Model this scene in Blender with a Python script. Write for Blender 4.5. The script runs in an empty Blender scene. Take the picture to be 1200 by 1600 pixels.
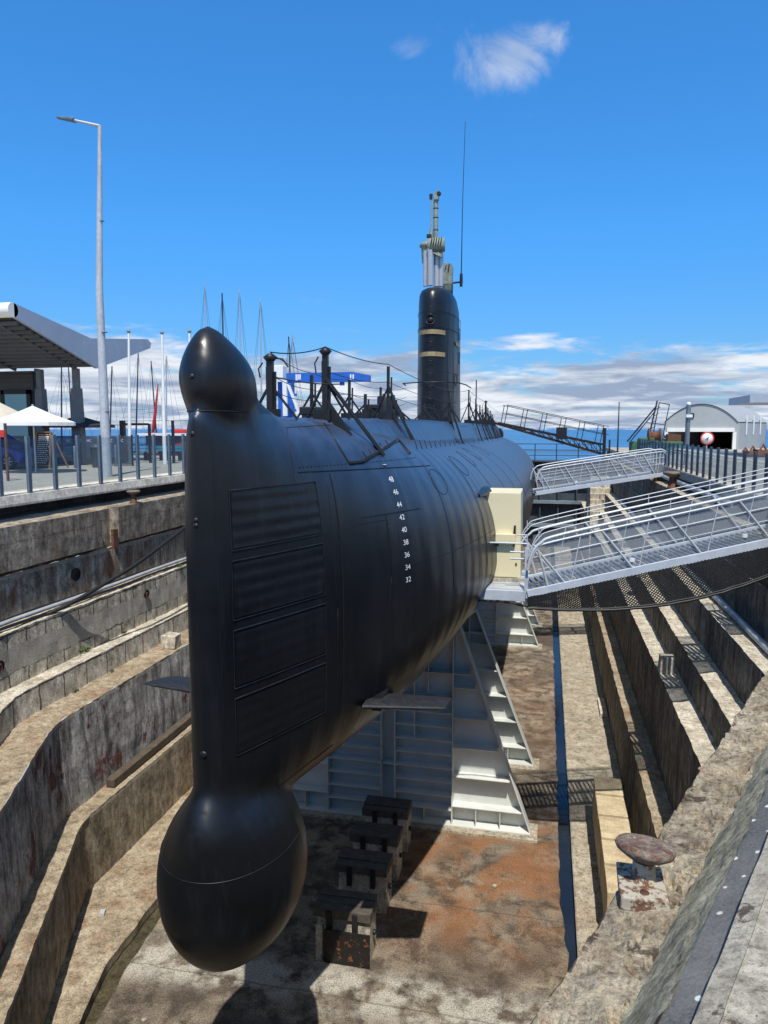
import bpy, math, random, bisect
from mathutils import Vector, Matrix, noise
random.seed(7)
R = math.radians
scene = bpy.context.scene
COL = scene.collection

# ------------------------------------------------------------------ mesh helpers
class MB:
    def __init__(self):
        self.v = []; self.f = []; self.m = []; self.s = []
    def add(self, vs, fs, mi=0, smooth=False):
        o = len(self.v)
        self.v += [tuple(p) for p in vs]
        for f in fs:
            self.f.append(tuple(i + o for i in f)); self.m.append(mi); self.s.append(smooth)
        return self
    def box(self, x0, x1, y0, y1, z0, z1, mi=0, j=0.0):
        vs = [(x, y, z) for z in (z0, z1) for y in (y0, y1) for x in (x0, x1)]
        if j: vs = [tuple(c + random.uniform(-j, j) for c in p) for p in vs]
        return self.add(vs, [(0,2,3,1),(4,5,7,6),(0,1,5,4),(2,6,7,3),(0,4,6,2),(1,3,7,5)], mi)
    def beam(self, a, b, w, h=None, mi=0, up=(0,0,1), w2=None, h2=None):
        h = h or w; w2 = w2 or w; h2 = h2 or h
        a = Vector(a); b = Vector(b); d = (b - a).normalized(); up = Vector(up)
        if abs(d.dot(up)) > .98: up = Vector((0,1,0))
        s = d.cross(up).normalized(); u = s.cross(d)
        vs = []
        for p, ww, hh in ((a, w, h), (b, w2, h2)):
            for i, k in ((-1,-1),(1,-1),(1,1),(-1,1)):
                vs.append(p + s*i*ww/2 + u*k*hh/2)
        return self.add(vs, [(0,3,2,1),(4,5,6,7),(0,1,5,4),(1,2,6,5),(2,3,7,6),(3,0,4,7)], mi)
    def tube(self, pts, r, n=8, mi=0, cap=True):
        pts = [Vector(p) for p in pts]
        rs = r if isinstance(r, (list, tuple)) else [r]*len(pts)
        vs = []; fs = []; ref = None
        for i, p in enumerate(pts):
            d = (pts[min(i+1, len(pts)-1)] - pts[max(i-1, 0)]).normalized()
            if ref is None:
                ref = Vector((0,0,1)) if abs(d.z) < .9 else Vector((1,0,0))
            s = d.cross(ref).normalized(); u = s.cross(d).normalized(); ref = u
            for k in range(n):
                a = 2*math.pi*k/n
                vs.append(p + (s*math.cos(a) + u*math.sin(a))*rs[i])
        for i in range(len(pts)-1):
            for k in range(n):
                fs.append((i*n+k, i*n+(k+1)%n, (i+1)*n+(k+1)%n, (i+1)*n+k))
        self.add(vs, fs, mi, True)
        if cap:
            m = len(pts)
            self.add([vs[k] for k in range(n)], [tuple(range(n-1,-1,-1))], mi)
            self.add([vs[(m-1)*n+k] for k in range(n)], [tuple(range(n))], mi)
        return self
    def lathe(self, prof, c, n=24, mi=0, smooth=True, ax='z', jit=0, caps=True):
        c = Vector(c); vs = []; fs = []
        for (r, z) in prof:
            for k in range(n):
                a = 2*math.pi*k/n
                rr = r*(1 + (jit*noise.noise(Vector((math.cos(a)*2, math.sin(a)*2, z*9))) if jit else 0))
                p = (rr*math.cos(a), rr*math.sin(a), z)
                if ax == 'y': p = (p[0], p[2], p[1])
                if ax == 'x': p = (p[2], p[0], p[1])
                vs.append(c + Vector(p))
        for i in range(len(prof)-1):
            for k in range(n):
                fs.append((i*n+k, i*n+(k+1)%n, (i+1)*n+(k+1)%n, (i+1)*n+k))
        self.add(vs, fs, mi, smooth)
        m = len(prof)
        if caps and prof[0][0] > 1e-4: self.add([vs[k] for k in range(n)], [tuple(range(n-1,-1,-1))], mi)
        if caps and prof[-1][0] > 1e-4: self.add([vs[(m-1)*n+k] for k in range(n)], [tuple(range(n))], mi)
        return self
    def loft(self, rings, mi=0, closed=True, smooth=True, caps=False):
        n = len(rings[0]); vs = [p for r in rings for p in r]; fs = []
        for i in range(len(rings)-1):
            for k in range(n if closed else n-1):
                fs.append((i*n+k, i*n+(k+1)%n, (i+1)*n+(k+1)%n, (i+1)*n+k))
        self.add(vs, fs, mi, smooth)
        if caps:
            self.add(rings[0], [tuple(range(n-1,-1,-1))], mi)
            self.add(rings[-1], [tuple(range(n))], mi)
        return self
    def prism(self, poly, fn, t0, t1, mi=0):
        # poly 2D points, fn(u,v,t)->xyz
        n = len(poly)
        vs = [fn(u, v, t0) for u, v in poly] + [fn(u, v, t1) for u, v in poly]
        fs = [tuple(range(n-1,-1,-1)), tuple(range(n, 2*n))]
        fs += [(i, (i+1)%n, n+(i+1)%n, n+i) for i in range(n)]
        return self.add(vs, fs, mi)
    def build(self, name, mats, parent=None, bevel=0, sub=None):
        me = bpy.data.meshes.new(name)
        off = Vector((0,0,0))
        q = parent
        while q is not None:
            off += q.location; q = q.parent
        me.from_pydata([tuple(Vector(p) - off) for p in self.v], [], self.f)
        if not isinstance(mats, (list, tuple)): mats = [mats]
        for m in mats: me.materials.append(m)
        for i, p in enumerate(me.polygons):
            p.material_index = self.m[i]; p.use_smooth = self.s[i]
        me.update()
        import bmesh
        bm = bmesh.new(); bm.from_mesh(me)
        bmesh.ops.recalc_face_normals(bm, faces=bm.faces)
        bm.to_mesh(me); bm.free()
        o = bpy.data.objects.new(name, me); COL.objects.link(o)
        if parent: o.parent = parent
        if bevel:
            b = o.modifiers.new('bevel', 'BEVEL'); b.width = bevel; b.segments = 2; b.limit_method = 'ANGLE'
        return o

def tag(o, label=None, cat=None, group=None, kind=None):
    if label: o['label'] = label
    if cat: o['category'] = cat
    if group: o['group'] = group
    if kind: o['kind'] = kind
    return o
def thing(name, loc, label, cat, group=None):
    o = bpy.data.objects.new(name, None); COL.objects.link(o)
    o.location = loc; o.empty_display_size = .2
    return tag(o, label, cat, group)
def lerp(a, b, t): return a + (b-a)*t
def at(px, py, Y):   # construction aid: measured photo position -> point at depth Y
    F=1150.; P=math.atan(130/F); c,s=math.cos(R(12.473)),math.sin(R(12.473)); cp,sp=math.cos(P),math.sin(P)
    a=(px-600)/F; b=(800-py)/F
    r=(-s*cp+a*c-b*s*sp, c*cp+a*s+b*c*sp, -sp+b*cp); k=Y/r[1]; return Vector((r[0]*k, Y, 1.55+r[2]*k))

def curve_pts(P):   # catmull through points
    P = [Vector(p) for p in P]; out = []
    for i in range(len(P)-1):
        p0, p1, p2, p3 = P[max(i-1,0)], P[i], P[i+1], P[min(i+2,len(P)-1)]
        for s in range(5):
            t = s/5; out.append(.5*((2*p1)+(p2-p0)*t+(2*p0-5*p1+4*p2-p3)*t*t+(-p0+3*p1-3*p2+p3)*t**3))
    out.append(P[-1]); return out

# ------------------------------------------------------------------ materials
class NT:
    def __init__(self, name):
        self.mat = bpy.data.materials.new(name); self.mat.use_nodes = True
        self.t = self.mat.node_tree; self.n = self.t.nodes; self.l = self.t.links
        self.b = self.n['Principled BSDF']; self.out = self.n['Material Output']
        self.tc = None
    def new(self, t, **kw):
        x = self.n.new(t)
        for k, v in kw.items(): setattr(x, k, v)
        return x
    def coord(self, scale=(1,1,1), loc=(0,0,0), rot=(0,0,0)):
        if not self.tc:
            self.tc = self.new('ShaderNodeNewGeometry')
        m = self.new('ShaderNodeMapping'); m.inputs['Scale'].default_value = scale
        m.inputs['Location'].default_value = loc; m.inputs['Rotation'].default_value = rot
        self.l.new(self.tc.outputs['Position'], m.inputs['Vector'])
        return m.outputs[0]
    def noise(self, sc, detail=6, rough=.6, dist=0, scale=(1,1,1), loc=(0,0,0)):
        x = self.new('ShaderNodeTexNoise'); x.inputs['Scale'].default_value = sc
        x.inputs['Detail'].default_value = detail; x.inputs['Roughness'].default_value = rough
        x.inputs['Distortion'].default_value = dist
        self.l.new(self.coord(scale, loc), x.inputs['Vector'])
        return x.outputs['Fac']
    def voro(self, sc, scale=(1,1,1), feature='F1', loc=(0,0,0)):
        x = self.new('ShaderNodeTexVoronoi', feature=feature); x.inputs['Scale'].default_value = sc
        self.l.new(self.coord(scale, loc), x.inputs['Vector'])
        return x.outputs['Distance']
    def ramp(self, src, stops):
        x = self.new('ShaderNodeValToRGB'); e = x.color_ramp.elements
        while len(e) < len(stops): e.new(.5)
        for i, (p, c) in enumerate(stops):
            e[i].position = p
            e[i].color = (c, c, c, 1) if isinstance(c, (int, float)) else (*c, 1)
        self.l.new(src, x.inputs[0]); return x.outputs[0]
    def mix(self, fac, a, b, mode='MIX'):
        x = self.new('ShaderNodeMix', data_type='RGBA', blend_type=mode)
        for i, v in ((0, fac), (6, a), (7, b)):
            if isinstance(v, (int, float)):
                x.inputs[i].default_value = v if i == 0 else (v, v, v, 1)
            elif isinstance(v, tuple): x.inputs[i].default_value = (*v, 1)
            else: self.l.new(v, x.inputs[i])
        return x.outputs[2]
    def math(self, op, a, b=0, c=0, clamp=False):
        x = self.new('ShaderNodeMath', operation=op); x.use_clamp = clamp
        for i, v in enumerate((a, b, c)):
            if i < len(x.inputs):
                if isinstance(v, (int, float)): x.inputs[i].default_value = v
                else: self.l.new(v, x.inputs[i])
        return x.outputs[0]
    def sep(self):
        x = self.new('ShaderNodeSeparateXYZ'); self.l.new(self.coord(), x.inputs[0]); return x.outputs
    def band(self, v, lo, hi, soft):
        a = self.new('ShaderNodeMapRange', interpolation_type='SMOOTHSTEP'); self.l.new(v, a.inputs[0])
        a.inputs[1].default_value = lo-soft; a.inputs[2].default_value = lo+soft
        b = self.new('ShaderNodeMapRange', interpolation_type='SMOOTHSTEP'); self.l.new(v, b.inputs[0])
        b.inputs[1].default_value = hi-soft; b.inputs[2].default_value = hi+soft
        b.inputs[3].default_value = 1; b.inputs[4].default_value = 0
        return self.math('MULTIPLY', a.outputs[0], b.outputs[0])
    def bump(self, h, strength=.5, dist=.02, prev=None):
        x = self.new('ShaderNodeBump'); x.inputs['Strength'].default_value = strength
        x.inputs['Distance'].default_value = dist; self.l.new(h, x.inputs['Height'])
        if prev is not None: self.l.new(prev, x.inputs['Normal'])
        return x.outputs[0]
    def set(self, color=None, rough=None, normal=None, metal=None, spec=None):
        for k, v in (('Base Color', color), ('Roughness', rough), ('Normal', normal), ('Metallic', metal), ('Specular IOR Level', spec)):
            if v is None: continue
            if isinstance(v, tuple): self.b.inputs[k].default_value = (*v, 1)
            elif isinstance(v, (int, float)): self.b.inputs[k].default_value = v
            else: self.l.new(v, self.b.inputs[k])
        return self.mat

def plain(name, col, rough=.5, metal=0, var=.25, sc=4, bump=.15, spec=.5):
    t = NT(name)
    n = t.noise(sc, 8, .65); n2 = t.noise(sc*.35, 6, .6, .3, (1, 1, .4), (3, 1, 2))
    c = t.mix(t.ramp(n, [(.3, 0.), (.7, 1.)]), tuple(x*(1-var) for x in col), tuple(min(1, x*(1+var*.6)) for x in col))
    c = t.mix(min(.5, var*1.6), c, t.mix(1, c, t.ramp(n2, [(.4, .55), (.58, 1.)]), 'MULTIPLY'))
    b = t.bump(t.noise(sc*8, 4), bump, .01)
    r = t.math('ADD', rough-.08, t.math('MULTIPLY', n, .16))
    return t.set(c, r, b, metal, spec)

def stone(name, light, mid, dark, streak=.5, moss=0., rust=0., white=0., red=0., speck=1., bumpd=.03, seam=None, brick=None, bandz=None, lip=None):
    t = NT(name)
    wf = lambda c: (c[0]*1.03, c[1]*1.0, c[2]*.94)
    light, mid, dark = wf(light), wf(mid), wf(dark)
    big = t.noise(.55, 8, .62, .4)
    med = t.noise(2.6, 9, .68)
    fine = t.noise(34, 5, .75)
    c = t.mix(t.ramp(big, [(.34, 0.), (.62, 1.)]), mid, light)
    c = t.mix(t.ramp(med, [(.42, 0.), (.66, 1.)]), c, tuple(lerp(x, y, .55) for x, y in zip(mid, dark)))
    if streak:
        st = t.noise(3.2, 7, .7, .2, (1, 1, .16))
        c = t.mix(t.math('MULTIPLY', t.ramp(st, [(.45, 0.), (.62, 1.)]), streak), c, dark)
    if white:
        st = t.noise(5.5, 6, .6, .1, (1, 1, .12), (7, 3, 1))
        c = t.mix(t.math('MULTIPLY', t.ramp(st, [(.56, 0.), (.66, 1.)]), white), c, (.55, .56, .55))
    if rust:
        st = t.noise(1.3, 7, .6, .3, (1, 1, .5), (3, 8, 2))
        c = t.mix(t.math('MULTIPLY', t.ramp(st, [(.52, 0.), (.68, 1.)]), rust), c, (.24, .085, .03))
    if red:
        st = t.noise(1.1, 9, .72, .1, (1, 1, .7), (11, 2, 5))
        c = t.mix(t.math('MULTIPLY', t.ramp(st, [(.565, 0.), (.60, 1.)]), red), c, (.16,.05,.04))
    if moss:
        st = t.noise(1.9, 7, .7, .2, (1, 1, 1), (5, 5, 9))
        c = t.mix(t.math('MULTIPLY', t.ramp(st, [(.5, 0.), (.7, 1.)]), moss), c, (.07, .085, .03))
    n9 = t.noise(8, 10, .75, .2, (1, 1, .6)); c = t.mix(.75*min(1, speck), c, t.mix(1, c, t.ramp(n9, [(.38, .42), (.5, 1.), (.64, 1.35)]), 'MULTIPLY'))
    sp = t.ramp(fine, [(.34, .30), (.48, 1.), (.66, 1.4)])
    c = t.mix(.8*speck, c, t.mix(1, c, sp, 'MULTIPLY'))
    pit = t.ramp(t.math('ADD', t.voro(7), t.math('MULTIPLY', t.noise(20, 4), .25)), [(.18, 0.), (.30, 1.)])
    c = t.mix(.35*speck, c, t.mix(1, c, pit, 'MULTIPLY'))
    h = t.math('ADD', t.math('ADD', t.math('MULTIPLY', med, .8), t.math('MULTIPLY', n9, .6)), t.math('MULTIPLY', fine, .45))
    b = t.bump(h, .8, bumpd)
    gr = t.noise(150, 3, .8); c = t.mix(.5*speck, c, t.mix(1, c, t.ramp(gr, [(.36, .45), (.52, 1.), (.66, 1.45)]), 'MULTIPLY')); b = t.bump(gr, .5, .006, b)
    if brick:
        br = t.new('ShaderNodeTexBrick'); br.inputs['Scale'].default_value = 1
        br.inputs['Mortar Size'].default_value = .025; br.inputs['Mortar Smooth'].default_value = .3
        br.inputs['Brick Width'].default_value = brick[0]; br.inputs['Row Height'].default_value = brick[1]
        br.inputs['Color1'].default_value = (1,1,1,1); br.inputs['Color2'].default_value = (.78,.78,.8,1)
        br.inputs['Mortar'].default_value = (.12,.11,.09,1)
        s = t.sep(); cb = t.new('ShaderNodeCombineXYZ')
        nz = t.math('MULTIPLY', t.noise(2.2, 5, .7), .2)
        t.l.new(t.math('ADD', t.math('ADD', s[1], s[0]), nz), cb.inputs[0])
        t.l.new(t.math('ADD', t.math('ADD', s[2], nz), brick[2]), cb.inputs[1])
        t.l.new(cb.outputs[0], br.inputs['Vector'])
        c = t.mix(brick[3] if len(brick) > 3 else .8, c, t.mix(1, c, br.outputs['Color'], 'MULTIPLY'))
        b = t.bump(br.outputs['Fac'], -.35, .025, b)
    if bandz:
        s_ = t.sep(); nz_ = t.math('ADD', s_[2], t.math('MULTIPLY', t.math('SUBTRACT', t.noise(2.5, 5), .5), .22))
        m_ = t.band(nz_, bandz[0], bandz[1], .02); rc = t.mix(t.ramp(t.noise(1.7, 8, .7), [(.35, 0.), (.65, 1.)]), bandz[2], tuple(x*1.5 for x in bandz[2]))
        rc = t.mix(.8, rc, t.mix(1, rc, sp, 'MULTIPLY')); c = t.mix(m_, c, rc)
    if lip:
        s_ = t.sep(); m_ = t.band(t.math('ADD', s_[2], t.math('MULTIPLY', t.math('SUBTRACT', t.noise(5, 5), .5), .12)), lip-.09, lip+.2, .015)
        c = t.mix(t.math('MULTIPLY', m_, .6), c, t.mix(1, (.56,.52,.44), sp, 'MULTIPLY'))
    return t.set(c, .88, b, 0, .25)

M = {}
M['wall_low']  = stone('mossy_concrete', (.48,.43,.34), (.31,.275,.21), (.08,.07,.055), .6, moss=.25, rust=.25, bumpd=.05, lip=-6.8)
M['wall_graf'] = stone('streaked_grey_render', (.66,.66,.67), (.43,.43,.45), (.09,.09,.10), .85, white=1., red=.9, bumpd=.02, lip=-4.63)
M['wall_ashl'] = stone('pale_ashlar', (.82,.80,.74), (.62,.60,.54), (.24,.23,.20), .25, moss=.3, brick=(.85,.70,4.68,.85), bumpd=.03)
M['wall_mix']  = stone('patched_masonry', (.74,.70,.62), (.52,.49,.42), (.2,.19,.15), .35, moss=.25, white=.2, brick=(.62,.42,4.04,.85), bandz=(-3.72,-3.18,(.32,.30,.26)), bumpd=.03)
M['wall_stain']= stone('stained_concrete', (.56,.50,.41), (.38,.33,.26), (.09,.075,.06), .7, rust=.85, white=.7, bumpd=.025, lip=-1.75)
M['wall_top']  = stone('dark_stained_blocks', (.48,.42,.34), (.31,.26,.2), (.06,.05,.045), .6, rust=.45, white=.25, bumpd=.025, brick=(3.2,1.6,.9,.3))
M['tread']     = stone('dusty_tread', (.66,.62,.54), (.50,.46,.38), (.24,.21,.16), 0, moss=.15, rust=.12, bumpd=.03)
M['tread_low'] = stone('brown_tread', (.44,.38,.29), (.33,.27,.19), (.16,.12,.08), 0, moss=.05, rust=.45, bumpd=.03)
M['wall_dark'] = stone('dark_streaked_wall', (.34,.31,.265), (.21,.19,.165), (.055,.05,.045), .75, moss=.2, white=.3, bumpd=.05)  # darker, heavily streaked stone for the right wall and quay sides
def pitted(m):
    t = NT.__new__(NT); t.mat = m; t.t = m.node_tree; t.n = t.t.nodes; t.l = t.t.links; t.b = t.n['Principled BSDF']; t.tc = None
    src = t.b.inputs['Base Color'].links[0].from_socket; nm = t.b.inputs['Normal'].links[0].from_socket
    n = t.noise(5.5, 9, .74, .5, (1,1,1), (1,7,3)); l = t.noise(5, 9, .75, .2, (1,1,1), (8,2,3))
    pit = t.ramp(n, [(.585, 0.), (.62, 1.)]); lich = t.ramp(l, [(.58, 0.), (.68, 1.)])
    c = t.mix(t.math('MULTIPLY', lich, .6), src, (.60,.57,.48)); c = t.mix(t.math('MULTIPLY', pit, .85), c, (.06,.04,.03))
    t.l.new(c, t.b.inputs['Base Color']); t.l.new(t.bump(pit, -.9, .06, nm), t.b.inputs['Normal']); return m
M['coping']    = stone('pitted_coping', (.50,.45,.36), (.38,.33,.25), (.15,.11,.08), 0, moss=.12, rust=.3, bumpd=.06)
pitted(M['coping'])
M['moss_slope']= stone('mossy_mortar', (.58,.54,.42), (.45,.42,.31), (.18,.17,.11), 0, moss=.3, bumpd=.05)
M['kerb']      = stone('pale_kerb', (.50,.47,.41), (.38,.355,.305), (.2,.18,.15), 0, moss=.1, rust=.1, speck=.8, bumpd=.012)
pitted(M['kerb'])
M['kerb_w']    = stone('whiter_kerb', (.74,.71,.64), (.62,.59,.52), (.34,.31,.26), 0, rust=.08, speck=.6, bumpd=.012)  # paler kerb stone, used on the left side
M['strip']     = stone('pale_strip', (.46,.42,.34), (.36,.32,.25), (.2,.17,.13), 0, rust=.12, bumpd=.02)
M['paving']    = stone('quay_paving', (.42,.40,.36), (.36,.34,.31), (.27,.25,.23), 0, speck=.4, bumpd=.01)
M['rubble']    = stone('debris', (.5,.48,.44), (.4,.38,.34), (.25,.22,.2), 0)
M['blockc']    = stone('block_concrete', (.66,.62,.53), (.52,.48,.41), (.2,.18,.15), .25, bumpd=.01)

# floor with rust stains placed round the drain joints
def floor_mat():
    t = NT('stained_dock_floor')
    big = t.noise(.5, 9, .62, .6); med = t.noise(2.4, 9, .7, .3); fine = t.noise(38, 5, .8)
    c = t.mix(t.ramp(big, [(.36, 0.), (.62, 1.)]), (.11,.085,.065), (.33,.275,.20))
    c = t.mix(t.ramp(med, [(.44, 0.), (.60, 1.)]), c, (.075,.06,.045))
    s = t.sep()
    z1 = t.math('MULTIPLY', t.band(s[1], 13.3, 18.4, 1.2), t.band(s[0], -3.6, .6, .5))
    z2 = t.math('MULTIPLY', t.band(s[1], 21., 31., 2.), t.band(s[0], -2.6, .6, .5))
    z = t.math('MAXIMUM', z1, t.math('MULTIPLY', z2, .35))
    rn = t.noise(1.05, 8, .65, .8, (1,1,1), (2,4,0))
    rm = t.math('MULTIPLY', z, t.ramp(rn, [(.38, 0.), (.6, 1.)]))
    c = t.mix(t.math('MULTIPLY', rm, .75), c, (.30,.135,.055))
    pale = t.math('MULTIPLY', t.band(s[1], 11.2, 12.25, .3), t.ramp(t.noise(2.2, 6, .6), [(.42, 0.), (.56, 1.)]))
    c = t.mix(t.math('MULTIPLY', pale, .7), c, (.55,.52,.44))
    # slab joints across the dock
    j = t.math('PINGPONG', t.math('ADD', s[1], t.math('MULTIPLY', t.noise(3, 3), .15)), 1.45)
    c = t.mix(t.ramp(j, [(.0, .6), (.03, 0.)]), c, (.06,.045,.035))
    sp = t.ramp(fine, [(.38, .25), (.5, 1.), (.64, 1.5)])
    c = t.mix(.85, c, t.mix(1, c, sp, 'MULTIPLY'))
    b = t.bump(t.math('ADD', med, t.math('MULTIPLY', fine, .5)), .9, .03)
    return t.set(c, .85, b, 0, .3)
M['floor'] = floor_mat()

def sub_mat(name, rings=True):
    t = NT(name)
    big = t.noise(.8, 6, .6, .2); med = t.noise(3, 8, .7)
    streak = t.noise(5, 6, .7, .1, (.6, 1, .12))
    c = t.mix(t.ramp(big, [(.35, 0.), (.65, 1.)]), (.006,.007,.008), (.011,.012,.015))
    c = t.mix(t.math('MULTIPLY', t.ramp(streak, [(.55, 0.), (.75, 1.)]), .35), c, (.03,.031,.034))
    ch = t.noise(9, 10, .8, .5); c = t.mix(t.math('MULTIPLY', t.ramp(ch, [(.665, 0.), (.69, 1.)]), .5), c, (.075,.07,.065))
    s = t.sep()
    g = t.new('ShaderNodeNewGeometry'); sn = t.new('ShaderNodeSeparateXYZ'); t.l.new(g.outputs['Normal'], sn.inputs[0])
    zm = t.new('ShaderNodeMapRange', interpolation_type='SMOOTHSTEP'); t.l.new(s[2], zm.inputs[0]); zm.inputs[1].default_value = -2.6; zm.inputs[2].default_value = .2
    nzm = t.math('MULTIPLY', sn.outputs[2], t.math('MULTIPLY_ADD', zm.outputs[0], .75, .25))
    dust_sheen = t.math('MULTIPLY', t.ramp(nzm, [(.12, 0.), (.62, 1.)]), t.ramp(med, [(.3, .3), (.7, 1.)]))
    c = t.mix(t.math('MULTIPLY', dust_sheen, .85 if rings else .12), c, (.052,.085,.165))  # blue sky sheen painted into the dusty up-facing surfaces
    r = t.math('ADD', .23, t.math('MULTIPLY', med, .22))
    h = t.math('MULTIPLY', t.noise(2.0, 3, .5, 0, (.35, 1.6, .35)), .6)
    if rings:
        w = t.math('SINE', t.math('MULTIPLY', s[1], 2*math.pi/.55))
        h = t.math('ADD', h, t.math('MULTIPLY', w, t.math('MULTIPLY', t.noise(.9, 3, .5), .30)))
    h = t.math('ADD', h, t.math('MULTIPLY', t.noise(5.5, 3, .5, 0, (.5, .5, .25)), .22))
    b = t.bump(h, .6, .05)
    b = t.bump(t.noise(60, 4, .7), .12, .004, b)
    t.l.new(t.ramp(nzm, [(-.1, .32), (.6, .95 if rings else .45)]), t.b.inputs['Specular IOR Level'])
    return t.set(c, r, b, 0)
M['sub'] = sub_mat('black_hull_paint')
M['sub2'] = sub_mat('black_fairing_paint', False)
def casing_mat():
    m = sub_mat('black_casing_plate', False)
    t = NT.__new__(NT); t.mat = m; t.t = m.node_tree; t.n = t.t.nodes; t.l = t.t.links; t.b = t.n['Principled BSDF']; t.tc = None
    return m
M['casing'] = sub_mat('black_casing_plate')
M['black']  = plain('black_steel', (.012,.012,.014), .45, 0, .3, 6)
M['line']   = plain('seam_paint', (.05,.052,.058), .4, 0, .2, 6)
M['planep'] = plain('rough_dark_plane_paint', (.022,.024,.028), .6, 0, .8, 14, .5)
M['line2']  = plain('worn_edge_paint', (.016,.017,.020), .45, 0, .9, 3)
M['seamd']  = plain('dark_seam', (.004,.004,.005), .6)
M['white']  = plain('white_paint', (.78,.79,.78), .45, 0, .08, 3)
M['markw']  = plain('mark_white', (.85,.86,.85), .5, 0, .05, 3)
M['galv']   = plain('galvanised_steel', (.50,.52,.54), .45, .2, .18, 7)
M['galvd']  = plain('post_steel', (.20,.245,.29), .4, .5, .2, 6)
M['post_shade']  = plain('shaded_post_steel', (.05,.065,.085), .4, .5, .2, 6)  # post steel darkened: shade painted into the right fence posts
M['gang']   = plain('pale_grey_gangway_paint', (.50,.53,.56), .38, .1, .1, 5)
M['gangb']  = plain('gangway_chord_paint', (.52,.57,.63), .42, .1, .12, 4)
M['cradle'] = plain('grey_green_cradle_paint', (.66,.68,.64), .42, 0, .14, 1.6)
M['cream']  = plain('cream_panel', (.74,.66,.42), .5, 0, .06, 1.2)
M['chrome'] = plain('polished_mast_steel', (.44,.45,.46), .3, .35, .08, 3, .03)
M['mastg']  = plain('weathered_grey_green', (.24,.29,.25), .6, 0, .35, 9)
M['brass']  = plain('tan_band', (.36,.27,.13), .55, 0, .3, 9)
M['rust']   = plain('rusty_iron', (.17,.075,.04), .8, .1, .55, 14, .6)
M['rustpl'] = plain('blackened_rusty_plate', (.03,.024,.02), .65, .2, .8, 9, .5)
M['rustw']  = None
M['timber'] = plain('weathered_timber', (.10,.085,.07), .8, 0, .45, 9, .6)
M['beamw']  = plain('old_beam', (.11,.085,.06), .85, 0, .4, 8, .6)
M['yellow'] = stone('ochre_block', (.62,.53,.37), (.52,.43,.28), (.30,.24,.15), .15, speck=.4, bumpd=.008)
M['asph']   = None
M['glassr'] = None
M['rubber'] = plain('black_rubber', (.015,.015,.016), .55)
M['cable']  = plain('black_cable', (.012,.012,.013), .5)
M['concr_c']= plain('column_concrete', (.22,.215,.21), .8, 0, .15, 3)
M['roofg']  = plain('zinc_fascia', (.40,.44,.50), .45, .3, .1, 2)
M['roofw']  = plain('pale_edge_trim', (.78,.76,.70), .5, 0, .06, 2)
M['under']  = plain('dark_soffit', (.035,.032,.03), .8, 0, .3, 2)
M['clad']   = plain('dark_cladding', (.11,.115,.12), .6, 0, .2, 2)
M['bluep']  = plain('blue_crane_paint', (.02,.12,.50), .45, 0, .15, 2)
M['carblue']= plain('car_blue', (.015,.05,.33), .2, .2, .05, 2, .02)
M['canvas'] = plain('white_canvas', (.78,.77,.74), .85, 0, .05, 3)
M['canvasb']= plain('beige_canvas', (.55,.50,.40), .85, 0, .08, 3)
M['canvasd']= plain('dark_canvas', (.03,.03,.035), .85)
M['redp']   = plain('red_paint', (.55,.03,.025), .45)
M['redhull']= plain('red_hull_paint', (.32,.06,.05), .5, 0, .2, 2)
M['teal']   = plain('teal_hull_paint', (.05,.24,.32), .5, 0, .2, 2)
M['green']  = plain('green_machine_paint', (.04,.13,.05), .6, 0, .4, 4)
M['shed']   = plain('shed_cladding', (.36,.38,.38), .6, .1, .06, 2)
M['shedd']  = plain('shed_interior', (.012,.012,.013), .9)
M['board']  = plain('blackboard', (.015,.016,.017), .7)
M['wood']   = plain('brown_frame_wood', (.30,.17,.08), .6, 0, .3, 9)
M['bin']    = plain('grey_bin_plastic', (.06,.075,.08), .5)
M['alu']    = plain('mast_alloy', (.5,.52,.55), .35, .4, .1, 3)
M['darkmast']= plain('dark_mast', (.03,.035,.045), .4)
M['leaf']   = plain('weed_green', (.07,.13,.03), .7, 0, .5, 20)
M['gate']   = plain('dock_gate_steel', (.06,.075,.09), .55, .1, .4, 1.5)
M['gatel']  = plain('dock_gate_beam_paint', (.22,.28,.33), .55, .1, .3, 1.5)

def asph():
    t = NT('asphalt_with_droppings')
    f = t.noise(60, 4, .8); c = t.mix(t.ramp(f, [(.35, 0.), (.7, 1.)]), (.05,.052,.055), (.17,.17,.17))
    c = t.mix(t.math('MULTIPLY', t.ramp(t.noise(1.1, 4), [(.4, 0.), (.6, 1.)]), .6), c, (.23,.23,.22))
    v = t.voro(14, (1,.8,1)); v2 = t.noise(2.0, 2, .5)
    v = t.math('ADD', v, t.math('MULTIPLY', t.math('SUBTRACT', t.noise(26, 4, .7), .5), .34))
    m = t.math('MULTIPLY', t.ramp(v, [(.12, 1.), (.20, 0.)]), t.ramp(v2, [(.36, 0.), (.42, 1.)]))
    c = t.mix(m, c, (.72,.72,.68))
    return t.set(c, .85, t.bump(f, .7, .01), 0, .3)
M['asph'] = asph()
def flaky():
    t = NT('flaking_white_paint_on_iron')
    f = t.noise(18, 8, .7); c = t.mix(t.ramp(f, [(.48, 0.), (.54, 1.)]), (.42,.39,.32), (.15,.075,.045))
    return t.set(c, .75, t.bump(f, .6, .01), 0, .3)
M['rustw'] = flaky()
def spotty():
    t = NT('black_plate_with_rust_spots'); f = t.noise(9, 8, .75); g = t.noise(50, 3, .7)
    c = t.mix(t.ramp(f, [(.56, 0.), (.62, 1.)]), (.012,.011,.011), (.26,.09,.035)); c = t.mix(t.ramp(g, [(.68, 0.), (.72, .7)]), c, (.35,.33,.3))
    return t.set(c, .55, t.bump(f, .5, .008), 0, .4)
M['rustpl'] = spotty()
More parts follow.
